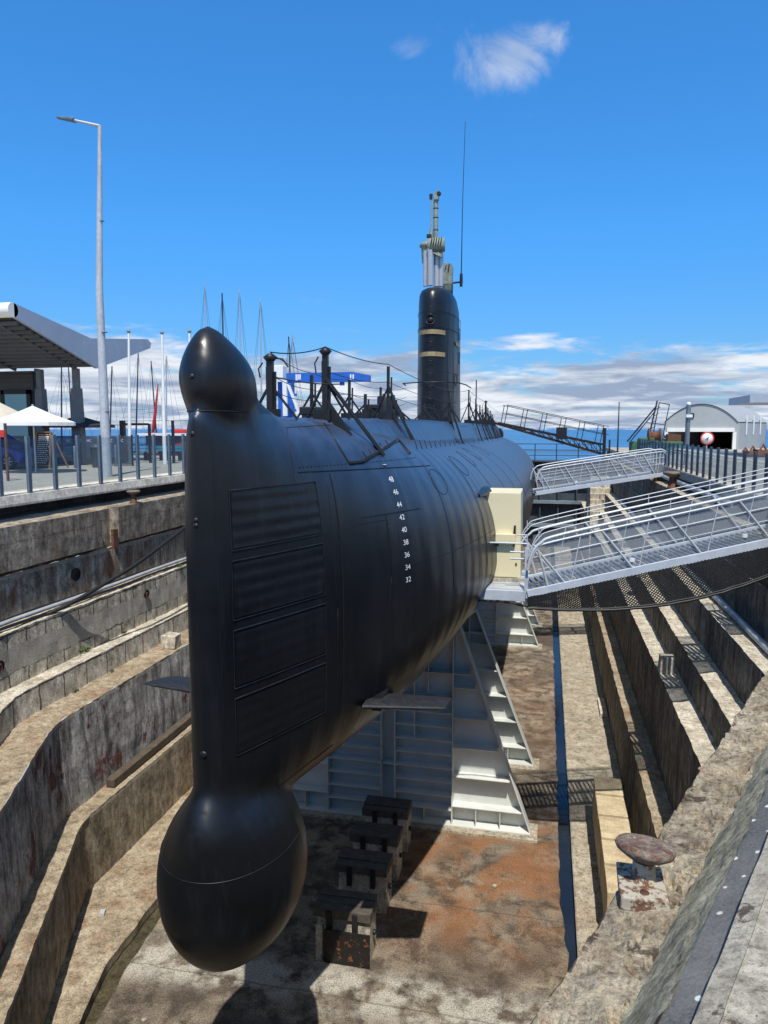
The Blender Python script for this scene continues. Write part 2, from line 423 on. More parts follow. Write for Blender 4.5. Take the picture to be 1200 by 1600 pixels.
def capm():
    t = NT('worn_rusty_cap'); f = t.noise(14, 9, .75, .3); g = t.noise(60, 4, .7)
    c = t.mix(t.ramp(f, [(.38, 0.), (.62, 1.)]), (.11,.05,.03), (.27,.23,.19)); c = t.mix(.6, c, t.mix(1, c, t.ramp(g, [(.35,.4),(.6,1.3)]), 'MULTIPLY'))
    c = t.mix(t.ramp(t.noise(22, 6, .7, 0, (1,1,1), (4,4,4)), [(.64, 0.), (.68, .8)]), c, (.6,.58,.52))
    return t.set(c, .75, t.bump(t.math('ADD', f, g), .7, .008), 0, .3)
M['rustcap'] = capm()
def glass(name, tint=(.82,.88,.92), op=.08):
    t = NT(name); t.n.remove(t.b)
    tr = t.new('ShaderNodeBsdfTransparent'); tr.inputs[0].default_value = (*tint, 1)
    gl = t.new('ShaderNodeBsdfGlossy'); gl.inputs['Roughness'].default_value = .05
    df = t.new('ShaderNodeBsdfDiffuse'); df.inputs[0].default_value = (.5,.55,.6,1)
    lwf = t.new('ShaderNodeLayerWeight'); lwf.inputs[0].default_value = .5
    lwp = t.math('MULTIPLY_ADD', t.math('POWER', lwf.outputs['Facing'], 5.), .75, .04)
    m0 = t.new('ShaderNodeMixShader'); m0.inputs[0].default_value = op
    t.l.new(tr.outputs[0], m0.inputs[1]); t.l.new(df.outputs[0], m0.inputs[2])
    m = t.new('ShaderNodeMixShader'); t.l.new(lwp, m.inputs[0])
    t.l.new(m0.outputs[0], m.inputs[1]); t.l.new(gl.outputs[0], m.inputs[2])
    t.l.new(m.outputs[0], t.out.inputs[0]); return t.mat
M['glass'] = glass('fence_glass', (.86,.91,.93), .05)
M['perspex'] = glass('scratched_perspex', (.86,.88,.9), .22)
M['glassd'] = glass('dark_screen_glass', (.30,.36,.40), .1)
def tealglass():
    t = NT('reflective_teal_glass')
    return t.set((.16,.36,.42), .08, None, .3, .8)
M['tealg'] = tealglass()
def water(name, deep, sc, bumpd, rough=.08, far=False):
    t = NT(name)
    n1 = t.noise(sc, 5, .6, .4, (.35, 1, 1)); n2 = t.noise(sc*.08, 4, .6, .2, (.4, 1, 1))
    c = t.mix(t.ramp(n2, [(.35, 0.), (.65, 1.)]), deep, tuple(min(1, x*1.9+.01) for x in deep))
    if far:
        c = t.mix(t.ramp(n1, [(.66, 0.), (.74, .35)]), c, (.6,.66,.7))
    return t.set(c, rough, t.bump(n1, .8, bumpd), 0, .5)
M['sea'] = water('choppy_sea', (.010,.085,.19), .55, .35, .28, True)
M['puddle'] = water('channel_water', (.004,.007,.012), 2.5, .006, .04)
M['puddle'].node_tree.nodes['Principled BSDF'].inputs['Specular IOR Level'].default_value = .22
M['gutter'] = stone('wet_gutter', (.10,.085,.05), (.06,.05,.03), (.02,.018,.012), 0, moss=.4)
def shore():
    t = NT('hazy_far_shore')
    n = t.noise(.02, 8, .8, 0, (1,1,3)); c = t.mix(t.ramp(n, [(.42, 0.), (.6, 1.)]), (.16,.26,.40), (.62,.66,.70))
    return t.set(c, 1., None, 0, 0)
M['shore'] = shore()

# ------------------------------------------------------------------ submarine hull form
CX = -3.75; ZC = -1.38
ST = [(7.62,.25,3.10,5.0,1.75,5.0),(8.05,.44,3.10,4.0,1.85,4.5),(9.4,1.00,3.10,3.0,2.0,3.0),(10.5,1.50,3.08,2.8,2.12,2.3),
      (12,2.06,3.00,2.6,2.28,1.9),(14,2.48,2.88,2.5,2.45,1.65),(16,2.74,2.8,2.4,2.6,1.5),(20,3.02,2.7,2.1,2.9,1.75),
      (26,3.18,2.62,2.0,3.0,2.0),(34,3.20,2.6,2.0,3.0,2.0),(45,3.12,2.55,2.0,2.9,2.0),(50,2.75,2.45,2.0,2.6,2.0),
      (56,1.9,2.0,2.0,2.0,2.0),(62,.4,.5,2.0,.5,2.0)]
def interp(Y):
    ys = [a[0] for a in ST]
    if Y <= ys[0]: return ST[0][1:]
    if Y >= ys[-1]: return ST[-1][1:]
    i = bisect.bisect_right(ys, Y)-1
    h = ys[i+1]-ys[i]; t = (Y-ys[i])/h; out = []
    for k in range(1, 6):
        def m(j):
            if j <= 0: return (ST[1][k]-ST[0][k])/(ys[1]-ys[0])
            if j >= len(ST)-1: return (ST[-1][k]-ST[-2][k])/(ys[-1]-ys[-2])
            a = (ST[j][k]-ST[j-1][k])/(ys[j]-ys[j-1]); b = (ST[j+1][k]-ST[j][k])/(ys[j+1]-ys[j])
            return 0 if a*b <= 0 else 2*a*b/(a+b)
        p0, p1 = ST[i][k], ST[i+1][k]
        out.append((2*t**3-3*t*t+1)*p0+(t**3-2*t*t+t)*h*m(i)+(-2*t**3+3*t*t)*p1+(t**3-t*t)*h*m(i+1))
    return out
def hw(Y, z):
    w, ht, nu, hb, nl = interp(Y)
    h, n = (ht, nu) if z >= ZC else (hb, nl)
    q = min(abs(z-ZC)/h, 1)
    return w*(1-q**n)**(1/n)
def hp(Y, z, off=0., side=1):
    e = .02
    p = Vector((CX+side*hw(Y, z), Y, z))
    dy = Vector((side*(hw(Y+e, z)-hw(Y-e, z)), 2*e, 0)); dz = Vector((side*(hw(Y, z+e)-hw(Y, z-e)), 0, 2*e))
    n = dy.cross(dz)
    if n.x*side < 0: n = -n
    return p + n.normalized()*off
def section(Y, N=36):
    w, ht, nu, hb, nl = interp(Y); P = []
    for i in range(2*N):
        a = math.pi/2 - math.pi*i/N
        ca, sa = math.cos(a), math.sin(a)
        n = nu if sa >= 0 else nl; h = ht if sa >= 0 else hb
        P.append(Vector((CX + math.copysign(w*abs(ca)**(2/n), ca), Y, ZC + math.copysign(h*abs(sa)**(2/n), sa))))
    return P

sub = thing('submarine', (CX, 8, -4.4), 'long black submarine with tall bow dome and narrow conning tower, resting in the dry dock', 'submarine')
shell = MB()
Ys = [7.62 + (i/24)**1.3*5.36 for i in range(25)] + [13 + .5*i for i in range(1, 99)]
rings = [section(Y) for Y in Ys]
s0 = section(7.62); pre = []
for dy, k in ((-.22, .2), (-.18, .52), (-.09, .86)):
    pre.append([Vector((CX + (p.x-CX)*k, 7.62+dy, p.z)) for p in s0])
shell.loft(pre + rings, caps=True)
def slices(tab, n=40, steps=5):
    out = []; T = tab
    for i in range(len(T)-1):
        for q_ in range(steps if i < len(T)-2 else steps+1):
            t = q_/steps
            def cr(j):
                p0 = T[max(i-1,0)][j]; p1 = T[i][j]; p2 = T[i+1][j]; p3 = T[min(i+2,len(T)-1)][j]
                return .5*((2*p1)+(-p0+p2)*t+(2*p0-5*p1+4*p2-p3)*t*t+(-p0+3*p1-3*p2+p3)*t**3)
            z, a, yc, L = (cr(j) for j in range(4))
            a = max(a, .004); L = max(L, .004)
            out.append([Vector((CX + a*math.cos(q), yc + L*math.sin(q), z)) for q in [2*math.pi*m/n for m in range(n)]])
    return out
bulb = [(-2.35,.24,7.95,.50),(-2.6,.28,7.97,.58),(-2.82,.38,8.02,.78),(-3.05,.56,8.10,.97),(-3.30,.73,8.16,1.07),(-3.62,.86,8.18,1.12),(-3.95,.90,8.18,1.12),
        (-4.27,.86,8.16,1.08),(-4.56,.74,8.14,.96),(-4.80,.55,8.12,.76),(-4.95,.33,8.10,.48),(-5.02,.004,8.08,.004)]
shell.loft(slices(bulb), caps=True)
dome = [(1.20,.25,8.22,.60),(1.60,.29,8.2,.64),(1.78,.33,8.15,.66),(1.95,.375,8.10,.66),(2.12,.395,8.05,.62),(2.30,.355,8.0,.53),(2.46,.265,7.93,.40),
        (2.59,.16,7.86,.26),(2.675,.08,7.82,.13),(2.71,.004,7.80,.004)]
shell.loft(slices(dome), caps=True)
rr = []
for i in range(15):
    t = i/14; Y = lerp(8.15, 10.3, t)
    zt = 1.64 + .74*(1-t)**2.2; w = lerp(.40, 1.0, t**1.2)
    ring = []
    for k in range(13):
        a = math.pi*k/12
        ring.append(Vector((CX + w*math.cos(a), Y, .6 + (zt-.6)*math.sin(a)**.8)))
    rr.append(ring)
shell.loft(rr, closed=True, caps=True)
tmp = shell.build('tmp_shell', M['sub'])
md = tmp.modifiers.new('r', 'REMESH'); md.mode = 'VOXEL'; md.voxel_size = .05; md.use_smooth_shade = True
md = tmp.modifiers.new('s', 'SMOOTH'); md.factor = .5; md.iterations = 16
dg = bpy.context.evaluated_depsgraph_get(); me = bpy.data.meshes.new_from_object(tmp.evaluated_get(dg))
bpy.data.objects.remove(tmp, do_unlink=True)
from mathutils.bvhtree import BVHTree
VV = [v.co.copy() for v in me.vertices]; PP = [tuple(p.vertices) for p in me.polygons]
BVH = BVHTree.FromPolygons(VV, PP)
def region(p):
    c = me.polygons[p].center
    if c.z > 1.74 and c.y < 8.95: return 1
    if c.z < -3.50 + .02*(c.x-CX) and c.y < 10 : return 2
    return 0
parts = {0: [], 1: [], 2: []}
for i in range(len(PP)): parts[region(i)].append(i)
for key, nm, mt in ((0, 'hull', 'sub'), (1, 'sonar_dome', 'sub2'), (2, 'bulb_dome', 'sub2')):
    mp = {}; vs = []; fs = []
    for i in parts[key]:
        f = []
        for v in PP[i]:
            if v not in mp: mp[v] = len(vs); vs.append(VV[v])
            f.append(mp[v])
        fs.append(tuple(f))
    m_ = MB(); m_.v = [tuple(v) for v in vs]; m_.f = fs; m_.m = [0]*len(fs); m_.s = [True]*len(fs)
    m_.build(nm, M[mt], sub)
def snap(p, off=.0):
    loc, nrm, _, _ = BVH.find_nearest(p)
    return loc + nrm*off
def ringline(c, z, a0, a1, n=44, off=.002):
    out = []
    for i in range(n+1):
        a = lerp(a0, a1, i/n); d = Vector((math.cos(a), math.sin(a), 0)); o_ = Vector((c[0], c[1], z))
        loc, nrm, _, _ = BVH.ray_cast(o_ + d*3, -d)
        if loc is not None: out.append(loc + nrm*off)
    return out
def surf(px, py, off=.003):
    o_ = Vector((0,0,1.55)); d = (at(px, py, 50)-o_).normalized(); loc, nrm, _, _ = BVH.ray_cast(o_, d)
    return loc + nrm*off if loc is not None else None
hp_raw = hp
def hp(Y, z, off=0., side=1):
    return snap(hp_raw(Y, z, 0, side), off)

# casing (deck superstructure)
def cas(Y):
    f_ = min(max((Y-9.7)/1.5, 0), 1)**.8; bw = lerp(.25, 1.16, f_)
    k = 1 if Y < 42 else max(0, 1-((Y-42)/9.2)**2)**.5
    zb = lerp(1.06, .55, (Y-10)/45)
    return min(.70, bw*.62)*k, bw*k+.02, zb, 1.70+.10*min(max((Y-10)/8,0),1)
mb = MB(); rr = []
Yc = [9.7 + .15*i for i in range(10)] + [11.2 + .55*i for i in range(75)]
Yc = [y for y in Yc if y < 51.1] + [51.15]
for Y in Yc:
    tw, bw, zb, zt = cas(Y)
    hh = zt if Y < 50.5 else zt-.3
    pr = [(bw, zb-.25), (bw, zb), (bw-.02, zb+.03), (tw+.10, hh-.14), (tw, hh-.03), (tw*.5, hh), (0, hh+.01)]
    pr = pr + [(-a, b) for a, b in pr[-2::-1]]
    rr.append([Vector((CX+a, Y, b)) for a, b in pr])
mb.loft(rr, closed=False, smooth=True, caps=True)
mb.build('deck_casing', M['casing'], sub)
mb = MB().lathe([(.001,-.5),(.25,-.42),(.40,-.2),(.44,.1),(.40,.6),(.3,1.0)], (CX+.25, 51.2, 1.12), 20, ax='y')
mb = MB().lathe([(.001,1.0),(.25,.92),(.40,.7),(.46,.3),(.46,-.6)], (CX+.35, 51.0, 1.18), 20, ax='y'); mb.build('stern_light_fairing', M['black'], sub)
# dark joint under casing, slots along the casing edge
mb = MB()
for side in (1, -1):
    pts = [(CX+side*(cas(Y)[1]+.012), Y, cas(Y)[2]-.02) for Y in Yc if 13.4 < Y < 50]
    mb.tube(pts, .028, 5)
    Y = 11.3
    while Y < 49:
        tw, bw, zb, zt = cas(Y)
        q = .11; 
        a = Vector((CX+side*lerp(bw-.02, tw+.1, .12), Y, lerp(zb+.03, zt-.14, .12))); b = Vector((CX+side*lerp(bw-.02, tw+.1, .40), Y+.02, lerp(zb+.03, zt-.14, .40)))
        nrm = Vector((side*(zt-.14-zb), 0, (bw-tw))).normalized()*.006
        mb.beam(a+nrm, b+nrm, .035, .008, up=(side*.8,0,.5))
        Y += .42 if int(Y*3) % 5 else .9
mb.build('drain_slot', M['seamd'], sub)
# stepped lip plate at forward end of casing
mb = MB()
def casp(Y, t, off=.01):
    tw, bw, zb, zt = cas(Y)
    return Vector((CX+lerp(bw-.02, tw+.1, t)+off, Y, lerp(zb+.03, zt-.14, t)+off*.4))
surfl = lambda P, off=.004: [q for q in (surf(lerp(a[0], b[0], i/8), lerp(a[1], b[1], i/8), off) for a, b in zip(P, P[1:]) for i in range(9)) if q is not None]
mb.tube(surfl([(502,655),(520,682),(545,724)]), .012, 5)
mb.tube(surfl([(545,724),(565,722),(590,708),(622,687),(640,709)], .0), .03, 6)
mb.build('casing_joint', M['seamd'], sub)
mb = MB()
q_ = [surf(591,700,.03), surf(620,681,.03), surf(623,690,.035), surf(594,710,.035)]
mb.add(q_, [(0,1,2,3)]); mb.build('step_plate', M['line'], sub)
mb = MB()
mb.tube([casp(10.1, .92), casp(10.0,.6), casp(10.25,.0)], .01, 4)
# hull seams and shutter outlines
def hull_line(pts, r=.007, off=.003, side=1):
    out = []
    for (y0, z0), (y1, z1) in zip(pts, pts[1:]):
        n = max(2, int(math.hypot(y1-y0, z1-z0)/.12))
        for i in range(n): out.append(hp(lerp(y0, y1, i/n), lerp(z0, z1, i/n), off, side))
    out.append(hp(*pts[-1], off, side)); mb.tube(out, r, 5)
hull_line([(8.9, 1.0), (11.2, .95), (13, .9)], .008); hull_line([(10.0, .3), (11.6, .28)], .007)
hull_line([(9.55, .95), (9.55, -2.4)], .009); hull_line([(10.6, .3), (10.6, -1.6)], .004)
for Yq in (12.6, 14.9, 17.3, 19.9, 22.5, 25.4): hull_line([(Yq, .95), (Yq, -1.2)], .004)
hull_line([(11, -.55), (15.8, -.6)], .004); hull_line([(16.9, -.6), (30, -.7)], .004)
hull_line([(8.4, -3.0), (9.6, -2.9)], .004)
for Yr in range(46):
    Y = 8.95 + Yr*.085
    if Y < 12.6: 
        p = hp(Y, 1.06, .002); mb.lathe([(.012,0),(.010,.006),(.001,.009)], p, 6, ax='x')
mb.build('weld_seam', M['seamd'], sub)
mb = MB()
for P in ([(512,757),(528,950),(527,1120)], [(603,812),(560,820),(525,832)], [(603,812),(612,900),(603,1000)], [(448,668),(520,664)], [(448,668),(452,700),(460,742)], [(330,655),(340,900),(352,1190)]):
    mb.tube(surfl(P, .001), .005, 4)
for (xa, ya, xb, yb) in [(566+i*9, 705-i*4.3, 573+i*9, 716-i*4.3) for i in range(5)] + [(648+i*7.4, 689-i*.75, 652+i*7.4, 702-i*.75) for i in range(18)]:
    q_ = surfl([(xa, ya), (xb, yb)], .001)
    if len(q_) > 2 and ya < 730: mb.tube(q_, .012, 4)
mb.build('drain_slot', M['seamd'], sub)
for k in range(4):
    zt = .86 - k*.81
    mb = MB(); mp = MB()
    y0, y1 = 7.68, 9.2
    hull_line([(y0, zt), (y1, zt)], .010, .005); hull_line([(y0, zt-.69), (y1, zt-.69)], .006, .006)
    hull_line([(y0, zt), (y0, zt-.69)], .006, .006); hull_line([(y1, zt), (y1, zt-.69)], .008, .006)
    n = 14; NJ = 28
    vs = [hp(lerp(y0+.02, y1-.02, i/n), lerp(zt-.03, zt-.66, j/NJ), .010 + .0022*math.sin(2*math.pi*j/7) + .003*noise.noise(Vector((i*.6, j*.2, k)))) for j in range(NJ+1) for i in range(n+1)]
    fs = [(j*(n+1)+i, j*(n+1)+i+1, (j+1)*(n+1)+i+1, (j+1)*(n+1)+i) for j in range(NJ) for i in range(n)]
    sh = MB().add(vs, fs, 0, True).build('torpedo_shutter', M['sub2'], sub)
    mb.build('shutter_frame', M['line2'], sh)
# seam rings on dome, bulb
mb = MB()
mb.tube(ringline((CX, 8.3), 1.745, math.pi*1.02, math.pi*1.86), .008, 5)
mb.build('dome_seam', M['seamd'], sub)
mb = MB()
mb.tube(ringline((CX, 8.18), -3.50, math.pi*1.02, math.pi*2.05), .006, 5)
mb.build('bulb_seam', M['line2'], sub)
for (x, z, r_) in ((-.06, 1.50, .02),(-.01, .55, .02),(-.03, .49, .02),(.0,-2.15,.03),(-.05,2.12,.02)):
    p = snap(Vector((CX+x, 7.3, z)), .0)
    MB().lathe([(r_*1.5,.01),(r_*1.5,-.006),(r_,-.012),(.001,-.018)], p, 12, ax='y').build('stud', M['black'], sub)
# round inspection covers high on the starboard quarter
for (Y, z, ry, rz) in ((12.9,.62,.36,.22),(15.4,.78,.38,.2),(17.6,.84,.4,.18),(20.4,.86,.45,.16),(24,.86,.5,.16)):
    MB().tube([hp(Y+ry*math.cos(a), z+rz*math.sin(a), .001) for a in [2*math.pi*i/26 for i in range(27)]], .006, 4, cap=False).build('cover_rim', M['seamd'], sub)
# draught marks
def text_mesh(s, size, place, name, mat, parent, spacing=1):
    cu = bpy.data.curves.new('tmp', 'FONT'); cu.body = s; cu.size = size; cu.align_x = 'CENTER'; cu.space_character = spacing
    o = bpy.data.objects.new('tmp', cu); COL.objects.link(o)
    dg = bpy.context.evaluated_depsgraph_get(); me = bpy.data.meshes.new_from_object(o.evaluated_get(dg))
    bpy.data.objects.remove(o, do_unlink=True)
    off = Vector((0,0,0)); q = parent
    while q is not None: off += q.location; q = q.parent
    me.name = name
    for v in me.vertices: v.co = Vector(place(v.co.x, v.co.y)) - off
    me.materials.clear(); me.materials.append(mat)
    ob = bpy.data.objects.new(name, me); COL.objects.link(ob); ob.parent = parent
    return ob
for k, s in enumerate(('32','34','36','38','40','42','44','46','48')):
    zz = -.80 + .193*k
    text_mesh(s, .115, lambda x, y, zz=zz: hp(11.0 + x*1.25, zz + y, .007), 'draught_mark', M['markw'], sub)
mb = MB().lathe([(.001,0),(.04,0),(.04,.01)], hp(11.0, 1.0, .003), 10, ax='z'); mb.build('load_dot', M['markw'], sub)
# bow planes
for side in (1, -1):
    mb = MB(); rr = []
    for i in range(9):
        t = i/8; x = lerp(hw(10.5,-2.5)-.1, 2.40, t); ch = lerp(.62, .46, t); th = lerp(.085, .05, t)*(1 if i < 8 else .5)
        yc = 10.5 + .12*t; ring = []
        for k in range(16):
            a = 2*math.pi*k/16
            ring.append(Vector((CX+side*x, yc + ch*math.cos(a), -2.55 + th*math.sin(a) - .20*ch*math.cos(a))))
        rr.append(ring)
    mb.loft(rr, caps=True)
    pl = mb.build('bow_plane', M['planep'], sub)
    MB().box(*(sorted((CX+side*(hw(10.5,-2.5)-.05), CX+side*(hw(10.5,-2.5)+.10)))), 10.25, 10.75, -2.62, -2.42).build('plane_hub', M['black'], pl, .02)

# sail
mb = MB(); rr = []
def foil(Y0, Y1, w, z, n=28):
    P = []
    for i in range(n):
        a = 2*math.pi*i/n
        t = (1-math.cos(a))/2
        yt = w*(1.62*math.sqrt(max(t,0))*(1-t)**.62*1.0+.12*math.sqrt(max(t,0))*(1-t))
        P.append(Vector((CX+math.copysign(min(yt, w*1.0), math.sin(a)), lerp(Y0, Y1, t), z)))
    return P
zs = [(1.6,23.7,29.0,.86),(3.0,23.75,28.8,.85),(4.8,23.8,28.5,.82),(5.62,23.86,28.2,.80),(5.9,23.92,27.6,.75),(6.04,24.05,27.0,.66),(6.12,24.3,26.5,.5),(6.14,24.7,26.0,.22)]
for z, a, b, w in zs:
    rr.append(foil(a, b, w, z))
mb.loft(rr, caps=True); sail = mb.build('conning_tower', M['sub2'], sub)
def sp_(a, z, off=.01):   # point on front of sail, a = angle-ish parameter -1..1
    w = .84
    t = (1-math.cos(a))/2
    yt = w*(1.62*math.sqrt(t)*(1-t)**.62+.12*math.sqrt(t)*(1-t))
    return Vector((CX+math.copysign(min(yt, w), a), lerp(23.78, 28.6, t)-off, z))
for z in (4.64, 3.94):
    mb = MB(); vs = []
    for i in range(13):
        a = lerp(-.62, .62, i/12)
        for dz in (-.07, .07): 
            p = sp_(a, z+dz, .015); p.x += .012*math.copysign(1, a); vs.append(p)
    mb.add(vs, [(2*i, 2*i+2, 2*i+3, 2*i+1) for i in range(12)], 0, True); mb.build('tan_band', M['brass'], sail)
mb = MB(); vs = []
for i in range(5):
    a = lerp(1.15, 1.45, i/4)
    for dz in (-.06, .07):
        p = sp_(a, 4.4+dz, .0); p.x += .02; vs.append(p)
mb.add(vs, [(2*i, 2*i+2, 2*i+3, 2*i+1) for i in range(4)]); mb.build('name_plate', M['brass'], sail)
mb = MB()
mb.tube([Vector((CX+.14*math.cos(a), 23.75+.12*abs(math.cos(a))**2*.5, 5.02+.16*math.sin(a))) for a in [2*math.pi*i/20 for i in range(21)]], .02, 6, cap=False)
mb.lathe([(.001,-.02),(.12,-.01),(.12,.05)], (CX, 23.8, 5.02), 20, ax='y'); mb.build('navigation_light', M['black'], sail)
for z in (5.4, 4.86, 4.3, 3.7, 3.3, 2.9, 2.5, 2.2):
    MB().tube([Vector((CX-.11, 23.79, z)), Vector((CX-.1, 23.7, z+.01)), Vector((CX+.1, 23.7, z+.01)), Vector((CX+.11, 23.79, z))], .012, 5).build('climbing_rung', M['black'], sail)
mb = MB()
for z in (5.3, 4.8, 3.4, 2.9, 2.2):
    mb.tube([sp_(lerp(-1.9, 1.9, i/20), z, .003) for i in range(21)], .007, 4)
for a in (.75, 1.05, 1.4, 1.7): mb.tube([sp_(a, 5.35, .002)+Vector((.004,0,0)), sp_(a, 2.0, .002)+Vector((.004,0,0))], .006, 4)
for a, z in ((1.5, 4.8), (1.5, 4.0), (1.2, 3.2)):
    mb.tube([sp_(a+.1*math.cos(q), z+.2*math.sin(q), 0)+Vector((.01,0,0)) for q in [2*math.pi*i/12 for i in range(13)]], .008, 4)
mb.build('plate_seam', M['seamd'], sail)
mb = MB()
mb.tube([(CX-1.02,25.0,3.02),(CX-.9,23.9,3.02),(CX-.3,23.4,3.02),(CX+.3,23.4,3.02),(CX+.9,23.9,3.02),(CX+1.02,25.0,3.02),(CX+1.0,27,3.02)], .02, 6)
mb.build('hand_rail', M['black'], sail)
# masts
def shifted(mb, dx, dz):
    mb.v = [(x+dx, y, z+dz) for x, y, z in mb.v]; return mb
mb = MB(); top = 7.45; _k0 = len(COL.objects)
for x, y, r in ((CX-.30,25.1,.08),(CX-.12,25.0,.10),(CX+.06,25.2,.10),(CX+.21,25.2,.075),(CX+.1,25.6,.08)):
    mb.tube([(x,y,6.3),(x,y,top)], r, 12)
shifted(mb, -.08, 0); ms = mb.build('hoist_tube', M['chrome'], sub)
mb = MB()
mb.tube([(CX+.15,25.4,7.9),(CX+.15,25.4,9.82)], [.085,.075], 10); mb.tube([(CX-.0,25.3,7.9),(CX,25.3,8.5),(CX+.02,25.3,8.8),(CX+.03,25.3,9.78)], [.09,.08,.03,.03], 8)
for z in (8.4,8.7,9.1,9.4): mb.lathe([(.088,-.012),(.095,0),(.088,.012)], (CX+.15,25.4,z), 12, mi=1)
mb.box(CX+.10,CX+.24,25.28,25.5,9.66,9.92, 0); mb.lathe([(.06,-.09),(.075,0),(.06,.07)], (CX+.26,25.35,9.85), 10, ax='y', mi=1)
mb.box(CX-.05,CX+.05,25.25,25.35,9.68,9.84, 1); shifted(mb, -.24, -.52); mb.build('periscope', [M['mastg'], M['black']], sub)
mb = MB()
mb.lathe([(.14,-.3),(.17,-.27),(.19,0),(.2,.2),(.26,.24),(.26,.33),(.1,.42)], (CX-.35,25.25,7.85), 14)
mb.tube([(CX-.3,25.25,8.1),(CX-.24,25.2,8.42)], .05, 6, 1); mb.box(CX-.36,CX-.2,25.15,25.3,8.38,8.48, 1)
shifted(mb, .0, -.48); mb.build('snorkel_head', [M['mastg'], M['black']], sub)
mb = MB(); rr = []
for i in range(9):
    a = -1.3+2.6*i/8
    rr.append([Vector((CX+.05+.30*math.sin(a)+.04, 25.0-.12*math.cos(a)+.1*k, 8.05+.2*c_)) for k, c_ in ((0,1.2),(0,-.1),(.6,-1.0),(.9,-.1),(.9,1.2))])
mb.loft(rr, caps=True)
for x in (-.08,.0,.08,.16,.24): mb.beam((CX+x,24.86,8.0),(CX+x+.05,24.86,8.28), .03,.02, mi=1)
mb.beam((CX-.2,25,7.95),(CX+.3,25,7.72),.1,.1); shifted(mb, -.1, -.48); mb.build('radar_head', [M['mastg'], M['black']], sub)
mb = MB()
mb.prism([(-.17,7.3),(.19,7.3),(.21,7.85),(.17,7.98),(-.08,8.02),(-.19,7.92)], lambda u,v,t: (CX+.50+u, 26.3+t, v-.62), -.12, .12)
mb.lathe([(.13,-.05),(.17,.0),(.17,.12),(.2,.2)], (CX+.51,26.3,6.48), 12); mb.tube([(CX+.51,26.3,6.0),(CX+.51,26.3,6.5)], .06, 8)
mb.beam((CX+.45,26.16,7.15),(CX+.50,26.16,7.32),.035,.02,mi=1); mb.beam((CX+.56,26.16,7.1),(CX+.60,26.16,7.34),.035,.02,mi=1)
shifted(mb, -.32, -.12); mb.build('esm_mast', [M['mastg'], M['black']], sub)
mb = MB()
mb.tube([(CX+.78,27,5.9),(CX+.78,27,6.35)], .07, 8, 1); mb.tube([(CX+.78,27,6.3),(CX+.78,27,6.85)], .08, 8)
mb.tube([(CX+.72,27,6.83),(CX+1.12,27,6.86)], .035, 6); mb.lathe([(.05,-.2),(.06,.0),(.05,.25)], (CX+1.15,27,6.9), 8)
shifted(mb, -.55, -.1); mb.build('antenna_bracket', [M['black'], M['galv']], sub)
MB().tube([(CX+.60,27,7.0),(CX+.62,27,9.5),(CX+.68,27,12.2)], [.022,.014,.008], 6).build('whip_antenna', M['black'], sub)

# deck stanchions and gear
def stanchion(x, Y, h, big=False, side=0, gus=True):
    z = cas(max(Y,10))[3]-.02; mb = MB()
    mb.beam((x, Y, z), (x+.01, Y, z+h), .085 if big else .055, .07 if big else .05)
    mb.beam((x+.06, Y+.02, z), (x+.07, Y+.02, z+h*.8), .03, .03)
    mb.beam((x-.0, Y+.02, z+h*.6), (x-.35, Y+.15, z), .03, .03)
    mb.beam((x, Y, z+h*.6), (x+.32, Y+.2, z), .03, .03)
    if big: 
        mb.box(x-.045, x+.045, Y-.03, Y+.04, z+h*.42, z+h*.88)
        mb.lathe([(.06,0),(.10,.05),(.03,.10)], (x+.01,Y,z+h-.02), 10)
        mb.tube([(x-.1,Y,z+h*.95),(x-.16,Y,z+h*.85),(x-.14,Y,z+h*.7)], .012, 5)
    mb.box(x-.16, x+.1, Y-.1, Y+.14, z-.02, z+.14)
    if side:
        e = cas(Y)[1]
        # triangular gusset hugging the casing shoulder and a long stay to the casing edge
        if gus: mb.prism([(x+.0, z+.30), (x+.06, z+.28), (CX+side*.90, 1.46), (CX+side*.80, 1.46), (x, z-.1)], lambda u,v,t: (u, Y+t, v), -.02, .02)
        mb.beam((x+.02*side, Y-.03, z+h*.62), hp(Y+.45, 1.13, .02) if Y < 14 else (CX+side*e, Y+.12, cas(Y)[2]+.07), .05, .05)
    mb.build('deck_stanchion', M['black'], sub)
stanchion(CX+.05, 9.55, .80, True); 
stanchion(CX-.55, 13.2, .82); stanchion(CX+.48, 10.7, .98, True, 1)
stanchion(CX-.45, 15.5, .85); stanchion(CX-.55, 19.0, .85); stanchion(CX+.60, 14.6, 1.05, False, 1)
stanchion(CX+.2, 14.3, .5, False); stanchion(CX+.62, 15.0, .5, False, 1, False)
stanchion(CX+.70, 23.2, .95, False, 1); stanchion(CX+.2, 21.5, .5, False, 1); stanchion(CX+.35, 22.3, .5, False, 1)
for i, Y in enumerate((30.5, 33.5, 35.6, 37.2, 39.0, 40.5, 42.2, 43.8)):
    stanchion(CX+.55, Y, (1.35,1.1,.9,.75,1.15,.9,.8,.6)[i], i == 4, 1)
MB().tube([(CX+.3,36.4,1.75),(CX+.3,36.4,3.9)], .03, 6).build('signal_staff', M['black'], sub)
mb = MB()
mb.lathe([(.22,0),(.22,.5),(.2,.54),(.001,.55)], (CX+.0,17.2,1.78), 16); mb.box(CX-.55,CX+.02,17.0,17.7,1.78,2.02); mb.box(CX-.5,CX-.1,16.95,17.5,2.02,2.12)
mb.build('capstan', M['black'], sub, .015)
mb = MB()
for y0, y1, z in ((11.5,11.9,0),):
    mb.box(CX-.35,CX-.05,11.9,12.3,1.78,1.92)
mb.build('deck_cleat', M['black'], sub, .02)
mb = MB()
